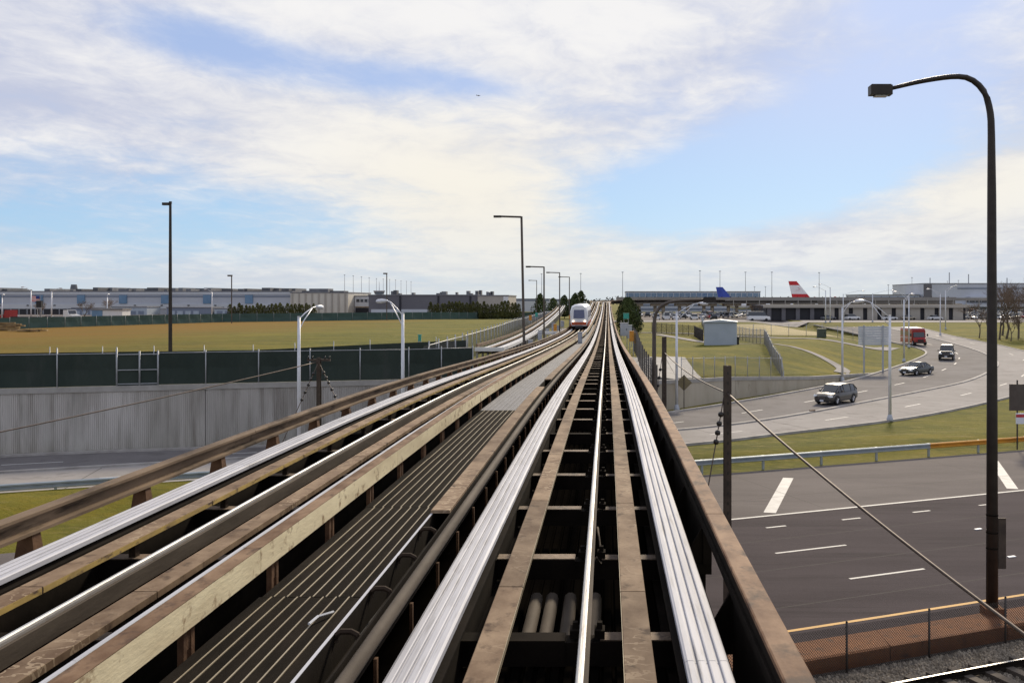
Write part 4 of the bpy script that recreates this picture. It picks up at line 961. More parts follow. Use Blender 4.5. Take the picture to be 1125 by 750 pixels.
sh = empty('metal_shed', (14.9, 131, gz(14.9, 131)), 'blue grey metal utility shed with slightly pitched roof on the grass', 'shed', rz=R(-6))
MB().b2(-2.1, 2.1, -2.4, 2.4, -.2, 2.95).build('wall', 'shed_metal', sh)
MB().b2(-2.125, -2.104, -2.38, 2.38, -.2, 2.9).build('sunlit_side', 'shed_side_sunlit', sh)  # thin sheet carrying the painted sunlit tone of the left wall
rf = MB().add([(-2.25, -2.6, 2.96), (2.25, -2.6, 2.96), (2.25, -2.6, 3.04), (0, -2.6, 3.3), (-2.25, -2.6, 3.04), (-2.25, 2.6, 2.96), (2.25, 2.6, 2.96), (2.25, 2.6, 3.04), (0, 2.6, 3.3), (-2.25, 2.6, 3.04)],
              [(0, 1, 2, 3, 4), (9, 8, 7, 6, 5), (0, 5, 6, 1), (1, 6, 7, 2), (2, 7, 8, 3), (3, 8, 9, 4), (4, 9, 5, 0)]).build('roof', 'shed_metal', sh)
for i in range(10): MB().b2(-2.06 + i * .42, -2.04 + i * .42, -2.42, -2.402, -.15, 2.9).build('seam', 'shed_metal', sh)
MB().b2(2.104, 2.4, -1.5, -.7, 0, 1.1).build('meter_box', 'black_plastic', sh)
MB().b2(-2.145, -2.127, -.6, .4, -.1, 2.1).build('door', 'shed_side_sunlit', sh); MB().b2(-2.17, -2.15, 1.0, 1.8, 1.6, 2.3).build('vent', 'dark_steel', sh)
# sign at right edge beyond the bank
e_ = empty('road_sign', (24.8, 60.2 + 0, -6.4), 'back of a dark sign with small route shields beneath at the roadside', 'sign')
MB().tube([(0, 0, 0), (0, 0, 4.2)], .05, 6).build('post', 'fence_dark', e_); MB().b2(-.5, .6, -.06, -.02, 2.35, 3.95).build('sign_panel', 'lamp_brown', e_); MB().b2(-.1, .5, -.06, -.02, 1.55, 2.2).build('shield_panel', 'plate_white', e_); MB().b2(-.09, .49, -.075, -.062, 1.95, 2.12).build('shield_stripe', 'flag_red', e_)
tag(MB().box((0, 0, 0), (.5, .18, .12), .5).build('debris', 'bracket_rust', None, False, (16.4, 79.6, -6.2)), 'rust brown scrap lying against the median kerb', 'debris')

# ------------------------------------------------------------------ siding guideway
SG = empty('siding_track', (-9.3, 80, -2.0), 'pale siding guideway branching left beside the field fence', 'guideway'); sb = Vector(SG.location)
SPTH = cr([(-9.3, 80), (-9.6, 100), (-10.2, 130), (-11.4, 180), (-13, 250), (-14.5, 320)], 60)
def sside(prof, i0=0, i1=59):
    m2 = MB(); m2.loft([[(SPTH[i][0] + x - sb.x, SPTH[i][1] - sb.y, tz(SPTH[i][1]) + z - sb.z) for x, z in prof] for i in range(i0, i1 + 1)]); return m2
for x in (-.75, .35): sside([(p[0] + x, p[1] - .1) for p in SP]).build('running_strip', 'galvanised', SG)
sside(rect(-1.25, -1.1, .0, .25)).build('guide_bar', 'guide_bar', SG); sside(rect(-.45, -.25, -.15, -.1)).build('cover_plate', 'rust_plate', SG)
sside(rect(.9, 1.05, -.25, .02)).build('edge_beam', 'white_paint', SG); sside(rect(-1.2, .9, -.5, -.4)).build('deck', 'dark_steel', SG)
MB().b2(-1.3, 1.05, -.35, -.02, 2 + tz(80) - .32, 2 + tz(80) - .02).build('end_beam', 'white_paint', SG)
pmx = MB().b2(-.08, .08, -.12, .12, -1.4, -.25).mesh('bent', 'concrete')
for i in range(0, 60, 1):
    for x in (-1.15, .95): link('bent', pmx, SG, (SPTH[i][0] + x - sb.x, SPTH[i][1] - sb.y, tz(SPTH[i][1]) - sb.z))

# ------------------------------------------------------------------ vehicles
def ring_body(x, hw, zb, zt, cr_=.03):
    h = [(-hw * .9, zb), (-hw * .99, zb + .1), (-hw, (zb + zt) / 2), (-hw * .97, zt - .12), (-hw * .88, zt - .02)]
    return [(x, y, z) for y, z in h] + [(x, 0, zt + cr_)] + [(x, -y, z) for y, z in h[::-1]]
def wheel_meshes(r, w):
    prof = [(-w / 2, r * .62), (-w / 2, r * .93), (-w * .35, r), (w * .35, r), (w / 2, r * .93), (w / 2, r * .62)]
    m2 = MB(); n = 22; rings = [[(pr * math.cos(2 * math.pi * j / n), y, pr * math.sin(2 * math.pi * j / n)) for y, pr in prof] for j in range(n)]; rings.append(rings[0]); m2.loft(rings, cap=False)
    tyre = m2.mesh('tyre', 'tyre', True); m3 = MB()
    for sgn in (-1, 1):
        y = sgn * w * .42; vs = [(0, y, 0)] + [(r * .64 * math.cos(2 * math.pi * j / n), y, r * .64 * math.sin(2 * math.pi * j / n)) for j in range(n)]; m3.add(vs, [(0, 1 + j, 1 + (j + 1) % n) for j in range(n)])
        for q in range(5):
            a = 2 * math.pi * q / 5; m3.tube([(0, y + sgn * .012, 0), (r * .6 * math.cos(a), y + sgn * .006, r * .6 * math.sin(a))], [.05, .035], 4)
    return tyre, m3.mesh('rim', 'rim')
def vehicle(name, label, cat, loc, fwd, paint, st, gh, wheels, r, belt, W_, mirrors=True, grille=None, chrome=False):
    root = empty(name, loc, label, cat, None, math.atan2(fwd[1], fwd[0]))
    bo = MB().loft([ring_body(*q) for q in st]).build('body', paint, root); smooth_sharp(bo, 35)
    # greenhouse: (x, base half width, roof half width, roof z)
    gl = MB(); rf_ = MB(); pl = MB(); nrf = [i for i in range(len(gh) - 1)]
    for i in range(len(gh) - 1):
        (xa, ba, ra, za), (xb, bb, rb, zb_) = gh[i], gh[i + 1]
        for s in (-1, 1): gl.quad((xa, s * ba, belt), (xb, s * bb, belt), (xb, s * rb, zb_), (xa, s * ra, za))
        top = [(xa, -ra, za), (xb, -rb, zb_), (xb, rb, zb_), (xa, ra, za)]
        if min(za, zb_) > belt + .25:
            rf_.add([(xa, -ra, za), (xb, -rb, zb_), (xb, 0, zb_ + .035), (xa, 0, za + .035), (xb, rb, zb_), (xa, ra, za)], [(0, 1, 2, 3), (3, 2, 4, 5)])
            for s in (-1, 1): pl.tube([(xa, s * (ra + .005), za), (xb, s * (rb + .005), zb_)], .035, 5)
        else: gl.quad(*top)
        if i > 0 and max(za, zb_) > belt + .3:
            for s in (-1, 1): pl.tube([(xa, s * (ba + .005), belt), (xa, s * (ra + .006), za)], .032, 5)
    for (xa, ba, ra, za), (xb, bb, rb, zb_) in ((gh[0], gh[1]), (gh[-1], gh[-2])):
        for s in (-1, 1): pl.tube([(xa, s * ba, za), (xb, s * rb, zb_)], .04, 5)
    gl.build('windows', 'car_glass', root); rf_.build('roof', paint, root, True); pl.build('pillars', paint, root)
    ty, rm = wheel_meshes(r, .23)
    am = MB(); n = 16
    vs = [(0, 0, 0)] + [((r + .07) * math.cos(math.pi * j / n), 0, (r + .07) * math.sin(math.pi * j / n)) for j in range(n + 1)]
    for x in wheels:
        for s in (-1, 1):
            w_ = link('wheel', ty, root, (x, s * (W_ / 2 - .10), r)); link('rim', rm, w_)
            a_ = MB().add([(x + p[0], s * (W_ / 2 + .004), r + p[2] - .02) for p in vs] + [(x + p[0], s * (W_ / 2 - .03), r + p[2] - .02) for p in vs[1:]], [(0, j + 1, j + 2) for j in range(n)] + [(j + 1, j + 2, j + 2 + n + 1, j + 1 + n + 1) for j in range(n)]); a_.build('wheel_arch', 'black_plastic', root)
    fx = st[-1][0]; hz = st[-2][3]
    for s in (-1, 1):
        h_ = MB().box((st[-2][0] + .06, s * st[-2][1] * .80, hz - .13), (.34, .34, .16), s * -.35, .85).build('headlight', 'lamp_clear', root)
        MB().box((st[0][0] - .0, s * st[0][1] * .88, st[0][3] - .12), (.12, .2, .2)).build('tail_light', 'paint_red', root)
        if mirrors: MB().box((gh[-2][0] - .0 + .25, s * (W_ / 2 + .1), belt + .08), (.12, .2, .15), s * .2).build('mirror', paint, root)
        MB().b2(gh[1][0] + .2, gh[-2][0] + .2, min(s * (W_ / 2 + .001), s * (W_ / 2 - .01)), max(s * (W_ / 2 + .001), s * (W_ / 2 - .01)), st[3][2] + .02, st[3][2] + .1).build('sill_trim', 'black_plastic', root)
    gr = MB().box((fx + .005, 0, (st[-1][2] + st[-1][3]) / 2 + .08), (.06, st[-1][1] * 1.15, (st[-1][3] - st[-1][2]) * .62)).build('grille', grille or 'black_plastic', root)
    for q in range(3): MB().box((fx + .04, 0, (st[-1][2] + st[-1][3]) / 2 + .0 + q * .09), (.02, st[-1][1] * 1.05, .02)).build('grille_bar', 'chrome', root)
    MB().box((fx - .03, 0, st[-1][2] - .02), (.12, st[-1][1] * 1.8, .16), 0, .95).build('bumper', 'black_plastic', root)
    MB().box((fx + .055, 0, st[-1][2] + .03), (.02, .34, .15)).build('number_plate', 'plate_white', root)
    return root
def rz_(x, y): return float(zr(y)) + .005
vehicle('suv', 'dark bronze sport utility vehicle driving down the ramp, first of the line', 'car', (19.8, 86.2, rz_(0, 86)), (-.66, -.75), 'paint_bronze',
        [(-2.42, .74, .5, .98), (-2.3, .88, .36, 1.05), (-1.5, .95, .28, 1.08), (0, .955, .28, 1.05), (1.1, .95, .28, 1.03), (1.75, .92, .28, .99), (2.2, .86, .3, .90), (2.42, .70, .36, .74)],
        [(-2.33, .80, .66, 1.12), (-1.85, .86, .68, 1.56), (-1.1, .88, .70, 1.66), (.15, .88, .70, 1.67), (.55, .87, .68, 1.60), (1.3, .83, .62, 1.03)], (-1.42, 1.42), .39, 1.04, 1.9)
vehicle('sedan', 'dark green sedan with pale roof glint following the bronze vehicle on the ramp', 'car', (35.8, 115.2, rz_(0, 115)), (-.74, -.67), 'paint_green',
        [(-2.5, .72, .5, .86), (-2.38, .86, .34, .95), (-1.5, .92, .24, .97), (0, .925, .22, .93), (1.0, .92, .22, .92), (1.8, .9, .24, .86), (2.35, .82, .28, .76), (2.52, .62, .34, .64)],
        [(-1.75, .78, .60, .97), (-.95, .82, .60, 1.38), (-.5, .84, .61, 1.43), (.15, .84, .60, 1.42), (1.1, .80, .56, .92)], (-1.45, 1.5), .335, .93, 1.85)
vehicle('pickup', 'black and white fronted off-road truck behind the sedan on the ramp', 'truck', (47.0, 137.8, rz_(0, 138)), (-.36, -.93), 'paint_black',
        [(-2.6, .80, .6, 1.15), (-2.5, .92, .45, 1.2), (-1.4, .98, .38, 1.2), (0, .98, .38, 1.2), (1.1, .97, .38, 1.19), (2.0, .95, .40, 1.14), (2.5, .9, .45, 1.08), (2.62, .8, .5, 1.0)],
        [(-2.5, .86, .74, 1.75), (-2.0, .87, .76, 1.9), (-.6, .88, .76, 1.95), (.4, .88, .75, 1.92), (1.05, .85, .7, 1.2)], (-1.6, 1.65), .42, 1.18, 1.96)
sv = [o for o in bpy.data.objects if o.name == 'pickup'][0]
MB().box((.05 + 1.75, 0, 1.228), (1.3, 1.5, .02)).build('hood_panel', 'paint_white', sv); MB().box((-.9, 0, 1.99), (2.6, 1.4, .03)).build('roof_panel', 'paint_white', sv)
# shuttle bus
bs = empty('shuttle_bus', (51.9, 168.5, rz_(0, 168)), 'red shuttle bus with white roof coming round the ramp', 'bus', None, math.atan2(-.998, .02))
def bx(name, mt, a, p=None): return MB().b2(*a).build(name, mt, p or bs)
bo = MB().loft([[(x, -h, z0), (x, -h, z1 - .2), (x, -h * .88, z1), (x, h * .88, z1), (x, h, z1 - .2), (x, h, z0)] for x, h, z0, z1 in ((-3.6, 1.1, .5, 2.75), (-3.5, 1.17, .42, 2.82), (2.2, 1.17, .42, 2.82), (2.55, 1.12, .45, 2.62))]).build('body', 'paint_red', bs)
MB().loft([[(x, -h, z) for h, z in ((-1.12, 2.80), (-1.0, 2.92), (1.0, 2.92), (1.12, 2.80))] for x in (-3.5, 2.25)]).build('roof', 'white_paint', bs)
MB().loft([[(x, -h, z0), (x, -h, z1), (x, h, z1), (x, h, z0)] for x, h, z0, z1 in ((2.56, 1.0, .45, 1.42), (3.1, .98, .45, 1.32), (3.5, .85, .5, 1.12))]).build('hood', 'paint_red', bs)
MB().quad((2.75, -.92, 1.40), (2.75, .92, 1.40), (2.585, .9, 2.2), (2.585, -.9, 2.2)).add([(2.75, -.92, 1.40), (2.585, -.9, 2.2), (2.56, -.98, 1.4)], [(0, 1, 2)]).add([(2.75, .92, 1.40), (2.56, .98, 1.4), (2.585, .9, 2.2)], [(0, 1, 2)]).build('windshield', 'car_glass', bs)
for i in range(5):
    for s in (-1, 1): MB().box((-3.0 + i * 1.05, s * 1.174, 1.95), (.85, .02, .75)).build('window', 'car_glass', bs)
MB().b2(3.45, 3.58, -1.0, 1.0, .38, .62).build('bumper', 'black_plastic', bs); MB().b2(3.49, 3.53, -.5, .5, .68, 1.0).build('grille', 'black_plastic', bs)
for s in (-1, 1):
    MB().box((3.44, s * .68, .88), (.1, .22, .18)).build('headlight', 'lamp_clear', bs); MB().box((2.7, s * 1.4, 1.75), (.12, .22, .4)).build('mirror', 'black_plastic', bs)
    MB().b2(-3.4, 2.4, *sorted((s * 1.172, s * 1.18)), 1.2, 1.28).build('stripe', 'white_paint', bs)
ty, rm = wheel_meshes(.42, .28)
for x in (-2.2, 2.75):
    for s in (-1, 1): w_ = link('wheel', ty, bs, (x, s * .98, .42)); link('rim', rm, w_)
# people mover train
tn = empty('train', (XC + LT + .8, 141, tz(141)), 'white people mover train with orange red skirt and lit headlamps on the guideway', 'train')
for k_, y0 in enumerate((0, 14.1)):
    zq = tz(141 + y0 + 6) - tz(141)
    def tr(y, hw, zt, z0=.45): return [(-hw * .86, y, z0 + zq), (-hw, y, .9 + zq), (-hw, y, 2.5 + zq), (-hw * .82, y, zt - .25 + zq), (-hw * .45, y, zt + zq), (hw * .45, y, zt + zq), (hw * .82, y, zt - .25 + zq), (hw, y, 2.5 + zq), (hw, y, .9 + zq), (hw * .86, y, z0 + zq)]
    b1 = MB().loft([tr(y0 + 0, 1.12, 3.28), tr(y0 + .25, 1.22, 3.4), tr(y0 + .8, 1.28, 3.5), tr(y0 + 13.0, 1.28, 3.5), tr(y0 + 13.6, 1.2, 3.4)]).build('car_body', 'train_white', tn); smooth_sharp(b1, 30)
    MB().loft([[(-1.295, y, .42 + zq), (-1.295, y, 1.0 + zq), (1.295, y, 1.0 + zq), (1.295, y, .42 + zq)] for y in (y0 + .5, y0 + 13.2)]).build('skirt', 'train_orange', tn)
    MB().b2(-1.05, 1.05, y0 + .3, y0 + 13.3, .05 + zq, .42 + zq).build('underframe', 'dark_steel', tn)
    for i in range(6):
        for s in (-1, 1): MB().box((s * 1.283, y0 + 1.9 + i * 1.95, 2.1 + zq), (.02, 1.3, .95)).build('window', 'glass_blue', tn)
MB().loft([[(x * 1.0, y, z) for x, z in ((-1.0, 1.02), (-1.06, .60), (1.06, .60), (1.0, 1.02))] for y in (-.09, .3)]).build('front_skirt', 'train_orange', tn)
MB().add([(-.78, -.10, 1.55), (.78, -.10, 1.55), (.72, -.02, 2.75), (-.72, -.02, 2.75), (-.78, .1, 1.55), (.78, .1, 1.55), (.72, .1, 2.75), (-.72, .1, 2.75)], [(0, 1, 2, 3), (0, 4, 5, 1), (1, 5, 6, 2), (2, 6, 7, 3), (3, 7, 4, 0)]).build('windshield', 'glass_blue', tn)
for s in (-1, 1): m2 = MB().tube([(s * .82, -.16, 1.12), (s * .82, .05, 1.12)], .095, 12); m2.build('headlamp', 'head_lamp', tn)
MB().b2(-.55, .55, -.3, .2, .1, .5).build('coupler', 'black_plastic', tn)

# parked cars, seen far off: one small mesh each
def small_car(paint, kind):
    m2 = MB(); L_, H_, W2 = ((4.6, 1.45, .9), (4.8, 1.75, .95), (5.4, 2.3, 1.0))[kind]; bz = (.9, 1.05, 1.25)[kind]
    m2.loft([ring_body(x * L_ / 2, W2 * q, .3, bz * z_) for x, q, z_ in ((-1, .82, .9), (-.9, .98, 1), (0, 1, 1), (.6, .98, .98), (.95, .9, .85), (1, .75, .75))])
    m2.cur = 1; g0, g1, g2, g3 = ((-.72, -.42, .1, .48), (-.97, -.82, .12, .5), (-.98, -.95, .45, .72))[kind]
    q = [(g0, .86, bz), (g1, .68, H_ - .04), (g2, .68, H_ - .04), (g3, .84, bz)]
    for (xa, wa, za), (xb, wb_, zb_) in zip(q[:-1], q[1:]):
        for s in (-1, 1): m2.quad((xa * L_ / 2, s * .86 * W2, bz - .02), (xb * L_ / 2, s * .86 * W2, bz - .02), (xb * L_ / 2, s * wb_ * W2, zb_), (xa * L_ / 2, s * wa * W2, za))
        m2.quad((xa * L_ / 2, -wa * W2, za), (xb * L_ / 2, -wb_ * W2, zb_), (xb * L_ / 2, wb_ * W2, zb_), (xa * L_ / 2, wa * W2, za))
    m2.cur = 0; m2.b2(g1 * L_ / 2, g2 * L_ / 2, -.7 * W2, .7 * W2, H_ - .038, H_)
    m2.cur = 2
    for x in (-.62, .62):
        for s in (-1, 1): m2.tube([(x * L_ / 2, s * W2 * .78, .33), (x * L_ / 2, s * W2 * 1.01, .33)], .33, 10)
    return m2.mesh('parked_car', [paint, 'car_glass', 'tyre'])
CM = {}
def park(x, y, ang_, where, grp):
    c_ = random.choices(['white', 'silver', 'grey', 'black', 'red', 'blue', 'tan'], [9, 8, 4, 4, 1.3, 1.5, 1])[0]; kd = random.choices([0, 1, 2], [5, 4, .7])[0]
    if (c_, kd) not in CM: CM[(c_, kd)] = small_car('paint_' + c_, kd)
    o = link('parked_car', CM[(c_, kd)], None, (x, y, gz(x, y) + .10), ang_)
    tag(o, '%s %s parked %s' % (c_, ('low car', 'tall hatchback car', 'van')[kd], where), 'van' if kd == 2 else 'car', grp)
random.seed(11)
for r_i, y in enumerate((306, 318, 333, 345, 362, 376, 394, 412, 436)):
    for i in range(16):
        x = (1036 - 667) / 1094 * y + 1 + i * 2.75 + random.uniform(-.2, .2)
        if random.random() < .87 and (x / y) < .47: park(x, y + random.uniform(-.4, .4), R(90) + (math.pi if random.random() < .5 else 0) + random.uniform(-.04, .04), 'in the crowded lot before the silver terminal', 'cars in the lot before the silver terminal')
for y in (300, 316, 334, 352, 372):
    for i in range(26):
        x = 6 + i * 2.9 + random.uniform(-.3, .3) + (y - 300) * .05
        if random.random() < .55 and x < 78 - (25 if y > 330 else 0) and not (y == 300 and x > 46): park(x, y + random.uniform(-.4, .4), R(90) + (math.pi if random.random() < .5 else 0), 'in the lot under the airport viaduct', 'cars in the lot under the viaduct')
o = link('parked_van', small_car('paint_white', 2), None, (44.6, 293.5, gz(44.6, 293.5) + .10), R(5)); tag(o, 'larger white van parked sideways at the front of the lot', 'van'); o.scale = (1.25, 1.25, 1.25)
for i, (x, y) in enumerate(((84, 296), (90, 297.5), (97.5, 296), (66, 297), (73, 296.5))): park(x, y, R(10 + i * 3), 'in front of the low garage columns', 'cars in front of the low garage')

# ------------------------------------------------------------------ far buildings
def bld(name, label, x0, x1, y0, depth, zt, wallm, zb=-3.6, cat='building'):
    o = empty(name, ((x0 + x1) / 2, y0, zb), label, cat); w = (x1 - x0) / 2
    MB().b2(-w, w, 0, depth, 0, zt - zb).build('wall', wallm, o); MB().b2(-w - .2, w + .2, -.25, depth + .2, zt - zb + .003, zt - zb + .4).build('roof', 'roof_grey', o)
    return o
def put_on(o, name, mt, x0, x1, z0, z1, y0=-.12, y1=-.01, par=None):
    l = o.location; return MB().b2(x0 - l.x, x1 - l.x, y0, y1, z0 - l.z, z1 - l.z).build(name, mt, par or o)
CG = bld('cargo_warehouse', 'very long pale blue grey cargo warehouse beyond the field', -340, -133, 420, 60, 6.2, 'cargo_wall')
put_on(CG, 'fascia', 'cargo_low', -340.1, -132.9, 5.2, 6.1, -.3); put_on(CG, 'band', 'cargo_band', -340, -133, 4.0, 4.6, -.2)
put_on(CG, 'lower_wall', 'cargo_low', -340, -133, -.9, 1.1, -.35)
for i in range(13):
    x = -204 - 52.8 + (i - 2) * 17.7 + 35
    if -338 < x < -135: f_ = put_on(CG, 'window', 'cargo_slot', x - 1.6, x + 1.6, 1.3, 4.9, -.5)
for i in range(60): 
    x = -336 + i * 3.4
    if x < -222: put_on(CG, 'loading_door', 'cargo_dark', x, x + 2.7, -3.4, -.95, -.45, -.36)
for i in range(18): put_on(CG, 'wall_light', 'cargo_dark', -335 + i * 11.3, -334.2 + i * 11.3, .35, .75, -.6, -.36)
random.seed(5)
for i in range(60):
    x = -336 + random.uniform(0, 200); w = random.uniform(1.2, 5); h = random.uniform(.6, 1.6); l = CG.location
    MB().b2(x - l.x - w / 2, x - l.x + w / 2, 4 + random.uniform(0, 20), 8 + random.uniform(20, 26), 10.25, 10.25 + h).build('roof_unit', 'unit_grey', CG)
MB().cyl((-204 + 0 - 0 - CG.location.x - 37 + 0, 30, 10.2), 1.8, 3.2, 10, 1.2).build('roof_stack', 'unit_grey', CG)
for i, (a, b, h) in enumerate(((-214, -200, -.6), (-198, -184, -.2), (-176, -158, -.4), (-157, -146, -.8))):
    o = bld('annex', 'low blue grey lean-to shed before the cargo warehouse', a, b, 398, 12, h, 'shed_metal' if i % 2 else 'cargo_band'); o['group'] = 'lean-to sheds before the cargo warehouse'
    for j in range(4): put_on(o, 'door', 'cargo_band' if i % 2 else 'shed_metal', a + 1 + j * 3.2, a + 3.2 + j * 3.2, -3.4, -1.6)
CW = bld('cream_warehouse', 'cream walled warehouse with vertical pilasters and roof plant', -132, -108, 415, 40, 5.7, 'cream_wall')
for i in range(9): put_on(CW, 'pilaster', 'beige_wall', -131.5 + i * 2.75, -130.9 + i * 2.75, -3.4, 5.5, -.4)
MB().b2(-6, 2, 6, 14, 9.4, 11.2).build('roof_unit', 'unit_grey', CW); MB().b2(-10, 8, 9, 16, 9.4, 10.3).build('roof_unit', 'unit_grey', CW)
CO = bld('terminal_office', 'white low office with window band beside the cream warehouse', -107.8, -88, 425, 30, 4.3, 'white_paint')
for i in range(11): put_on(CO, 'window', 'window_dark', -107 + i * 1.7, -105.7 + i * 1.7, 1.9, 3.2)
put_on(CO, 'orange_band', 'timber', -107.5, -88.2, -.4, .0); put_on(CO, 'shade_opening', 'cargo_dark', -107.5, -88.2, -3.3, -.5)
TWR = empty('control_tower', (-206, 900, -3.4), 'small grey blue airport control tower far behind the warehouses', 'tower')
MB().cyl((0, 0, 0), 3.4, 11.5, 12, 2.8).build('shaft', 'terminal_silver', TWR, True); MB().cyl((0, 0, 11.52), 4, 2.6, 12, 5).build('cab', 'window_blue', TWR); MB().cyl((0, 0, 14.14), 5.3, .8, 12).build('roof', 'terminal_silver', TWR); MB().cyl((0, 0, 14.95), .3, 8, 6, .1).build('antenna', 'grey_box', TWR)
GW = bld('grey_warehouse', 'dark grey flat warehouse with white lower strip', -97, -52.5, 405, 40, 4.6, 'grey_wall')
for x in (-84.5, -69, -56): put_on(GW, 'pilaster', 'cargo_dark', x, x + .7, -3.4, 4.5, -.3)
put_on(GW, 'lower_strip', 'cargo_low', -96, -62, -3.2, -1.0)
BW = bld('beige_warehouse', 'beige flat warehouse beside the dark grey one', -52.4, -40, 403, 35, 4.4, 'beige_wall')
put_on(BW, 'end_panel', 'white_paint', -42, -40, -3, 4.2); random.seed(9)
for i in range(16): x = random.uniform(-95, -43); o_ = GW if x < -53 else BW; MB().b2(x - o_.location.x, x - o_.location.x + random.uniform(.6, 2), 8, 12, (8.65 if o_ is GW else 8.45), 9 + random.uniform(0, 1.6)).build('roof_unit', 'unit_grey', o_)
for i, (a, b, y, h) in enumerate(((-60, -30, 520, 3.2), (-36, -12, 560, 3.0))):
    o = bld('far_hall', ('long pale low hall behind the conifer row', 'pale low hall behind the pines by the siding')[i], a, b, y, 30, h, 'cargo_low'); o['group'] = 'halls behind the conifer row'; put_on(o, 'roof_edge', 'cargo_band', a, b, h - .9, h - .1)
# gatehouse, flag, trucks at the left
gh_ = bld('gatehouse', 'small white gatehouse with blue end beyond the field', -120, -113, 232, 4, .35, 'white_paint'); put_on(gh_, 'blue_cladding', 'cargo_slot', -120.02, -117.6, -3.4, .3); put_on(gh_, 'door', 'window_dark', -116, -115.2, -3.2, -1.2)
fg = empty('flagpole', (-131, 230, -3), 'flag with red stripes and blue corner on a tall pole', 'flag')
MB().tube([(0, 0, 0), (0, 0, 6.9)], .07, 6).build('pole', 'grey_box', fg)
for i in range(7): MB().loft([[(x, .12 * math.sin(x * 2.2), 5.35 + i * .18), (x, .12 * math.sin(x * 2.2) + .02, 5.35 + i * .18), (x, .12 * math.sin(x * 2.2) + .02, 5.53 + i * .18), (x, .12 * math.sin(x * 2.2), 5.53 + i * .18)] for x in np.linspace(-.02, -2.0, 8)]).build('stripe', 'flag_red' if i % 2 == 0 else 'white_paint', fg)
MB().b2(-.85, -.03, -.2, -.15, 5.98, 6.62).build('canton', 'flag_blue', fg)
cabinet('speaker_box', 'black box mounted on a pole by the flag', -130, 228, -3, 1.1, .8, 1.5, 'black_plastic', 4.0)
for i, (x, y, zt, a) in enumerate(((-136, 235, 5.0, -1.8), (-125, 224, 4.6, 1.6), (-118, 235, 3.3, 0.01), (-141, 232, 3.2, .01), (-104, 262, 4.8, -1.5))): cobra(x, y, zt, (a, .2), 'white lamp pole in the yard beyond the field', .13, .8, None, False, 'white lamp poles in the yard')
tl = empty('double_lamp', (-141, 220, -2.8), 'brown double arm lamp post in the yard behind the timber stack', 'street lamp'); MB().tube([(0, 0, 0), (0, 0, 5.1)], .16, 6).build('pole', 'lamp_brown', tl); MB().b2(-2.9, 2.9, -.1, .1, 5.1, 5.28).build('arm', 'lamp_brown', tl)
for s in (-1, 1): MB().box((s * 2.5, 0, 5.0), (1.0, .4, .18)).build('lamp_head', 'lamp_brown', tl)
def truck(x, y, rz, label, paint):
    o = empty('truck', (x, y, gz(x, y)), label, 'truck', None, rz)
    MB().loft([[(X, -1.2, .6), (X, -1.2, z), (X, 1.2, z), (X, 1.2, .6)] for X, z in ((1.0, 2.9), (2.3, 2.9), (2.6, 1.9), (3.7, 1.7), (3.8, .8))]).build('cab', paint, o)
    MB().quad((2.33, -1.05, 2.8), (2.33, 1.05, 2.8), (2.63, 1.05, 1.98), (2.63, -1.05, 1.98)).build('windshield', 'car_glass', o); MB().b2(-5.5, .9, -1.2, 1.2, 1.1, 1.35).build('chassis', 'black_plastic', o)
    ty_, rm_ = wheel_meshes(.5, .3)
    for X in (-4.6, -3.4, 2.9):
        for s in (-1, 1): w_ = link('wheel', ty_, o, (X, s * 1.02, .5)); link('rim', rm_, w_)
    return o
truck(-126.5, 232, R(-20), 'white tractor truck parked in the yard by the gatehouse', 'paint_white'); truck(-138, 233, R(170), 'red truck parked in the yard behind the double lamp', 'paint_red')
for i, (x, y) in enumerate(((-146, 236), (-143, 240), (-133, 238))): park(x, y, R(10 * i), 'in the yard beyond the field', 'cars in the yard beyond the field')
# timber stacks and scrap on the field
random.seed(21)
for q, (cx_, cy_, n_, lab) in enumerate(((-103.5, 171.5, 16, 'stack of weathered timber on the field edge'), (-96.5, 166, 9, 'loose heap of brown boards lying on the field'))):
    o = empty('timber_stack', (cx_, cy_, gz(cx_, cy_)), lab, 'timber')
    for i in range(n_): MB().box((random.uniform(-.8, .8), random.uniform(-.5, .5), .12 + (i // 3) * .24 * (1 if q == 0 else .4)), (random.uniform(2, 5.5), .4, .22), random.uniform(-.25, .25) + (0 if q == 0 else random.uniform(-.5, .5))).build('board', 'timber', o)
# soil heaps behind the fence
def heap(cx_, cy_, rx, ry, h, label):
    m2 = MB(); n = 26; rows = []
    for i in range(n):
        rows.append([])
        for j in range(n):
            u, v = i / (n - 1) * 2 - 1, j / (n - 1) * 2 - 1; x, y = cx_ + u * rx, cy_ + v * ry; rr = min(1, math.hypot(u, v))
            rows[-1].append((x - cx_, y - cy_, h * (1 - rr) ** .8 * (.6 + .7 * random.random()) - .1 + gz(x, y) - gz(cx_, cy_)))
    m2.loft(rows, cap=False, closed=False); tag(m2.build('soil_heap', 'soil', None, False, (cx_, cy_, gz(cx_, cy_))), label, 'soil heap')
heap(-13.2, 70.5, 4.2, 2.4, 1.5, 'brown soil and rubble heap behind the screened fence'); heap(-18.2, 69.2, 3.4, 1.6, .9, 'low brown rubble heap near the field fence')

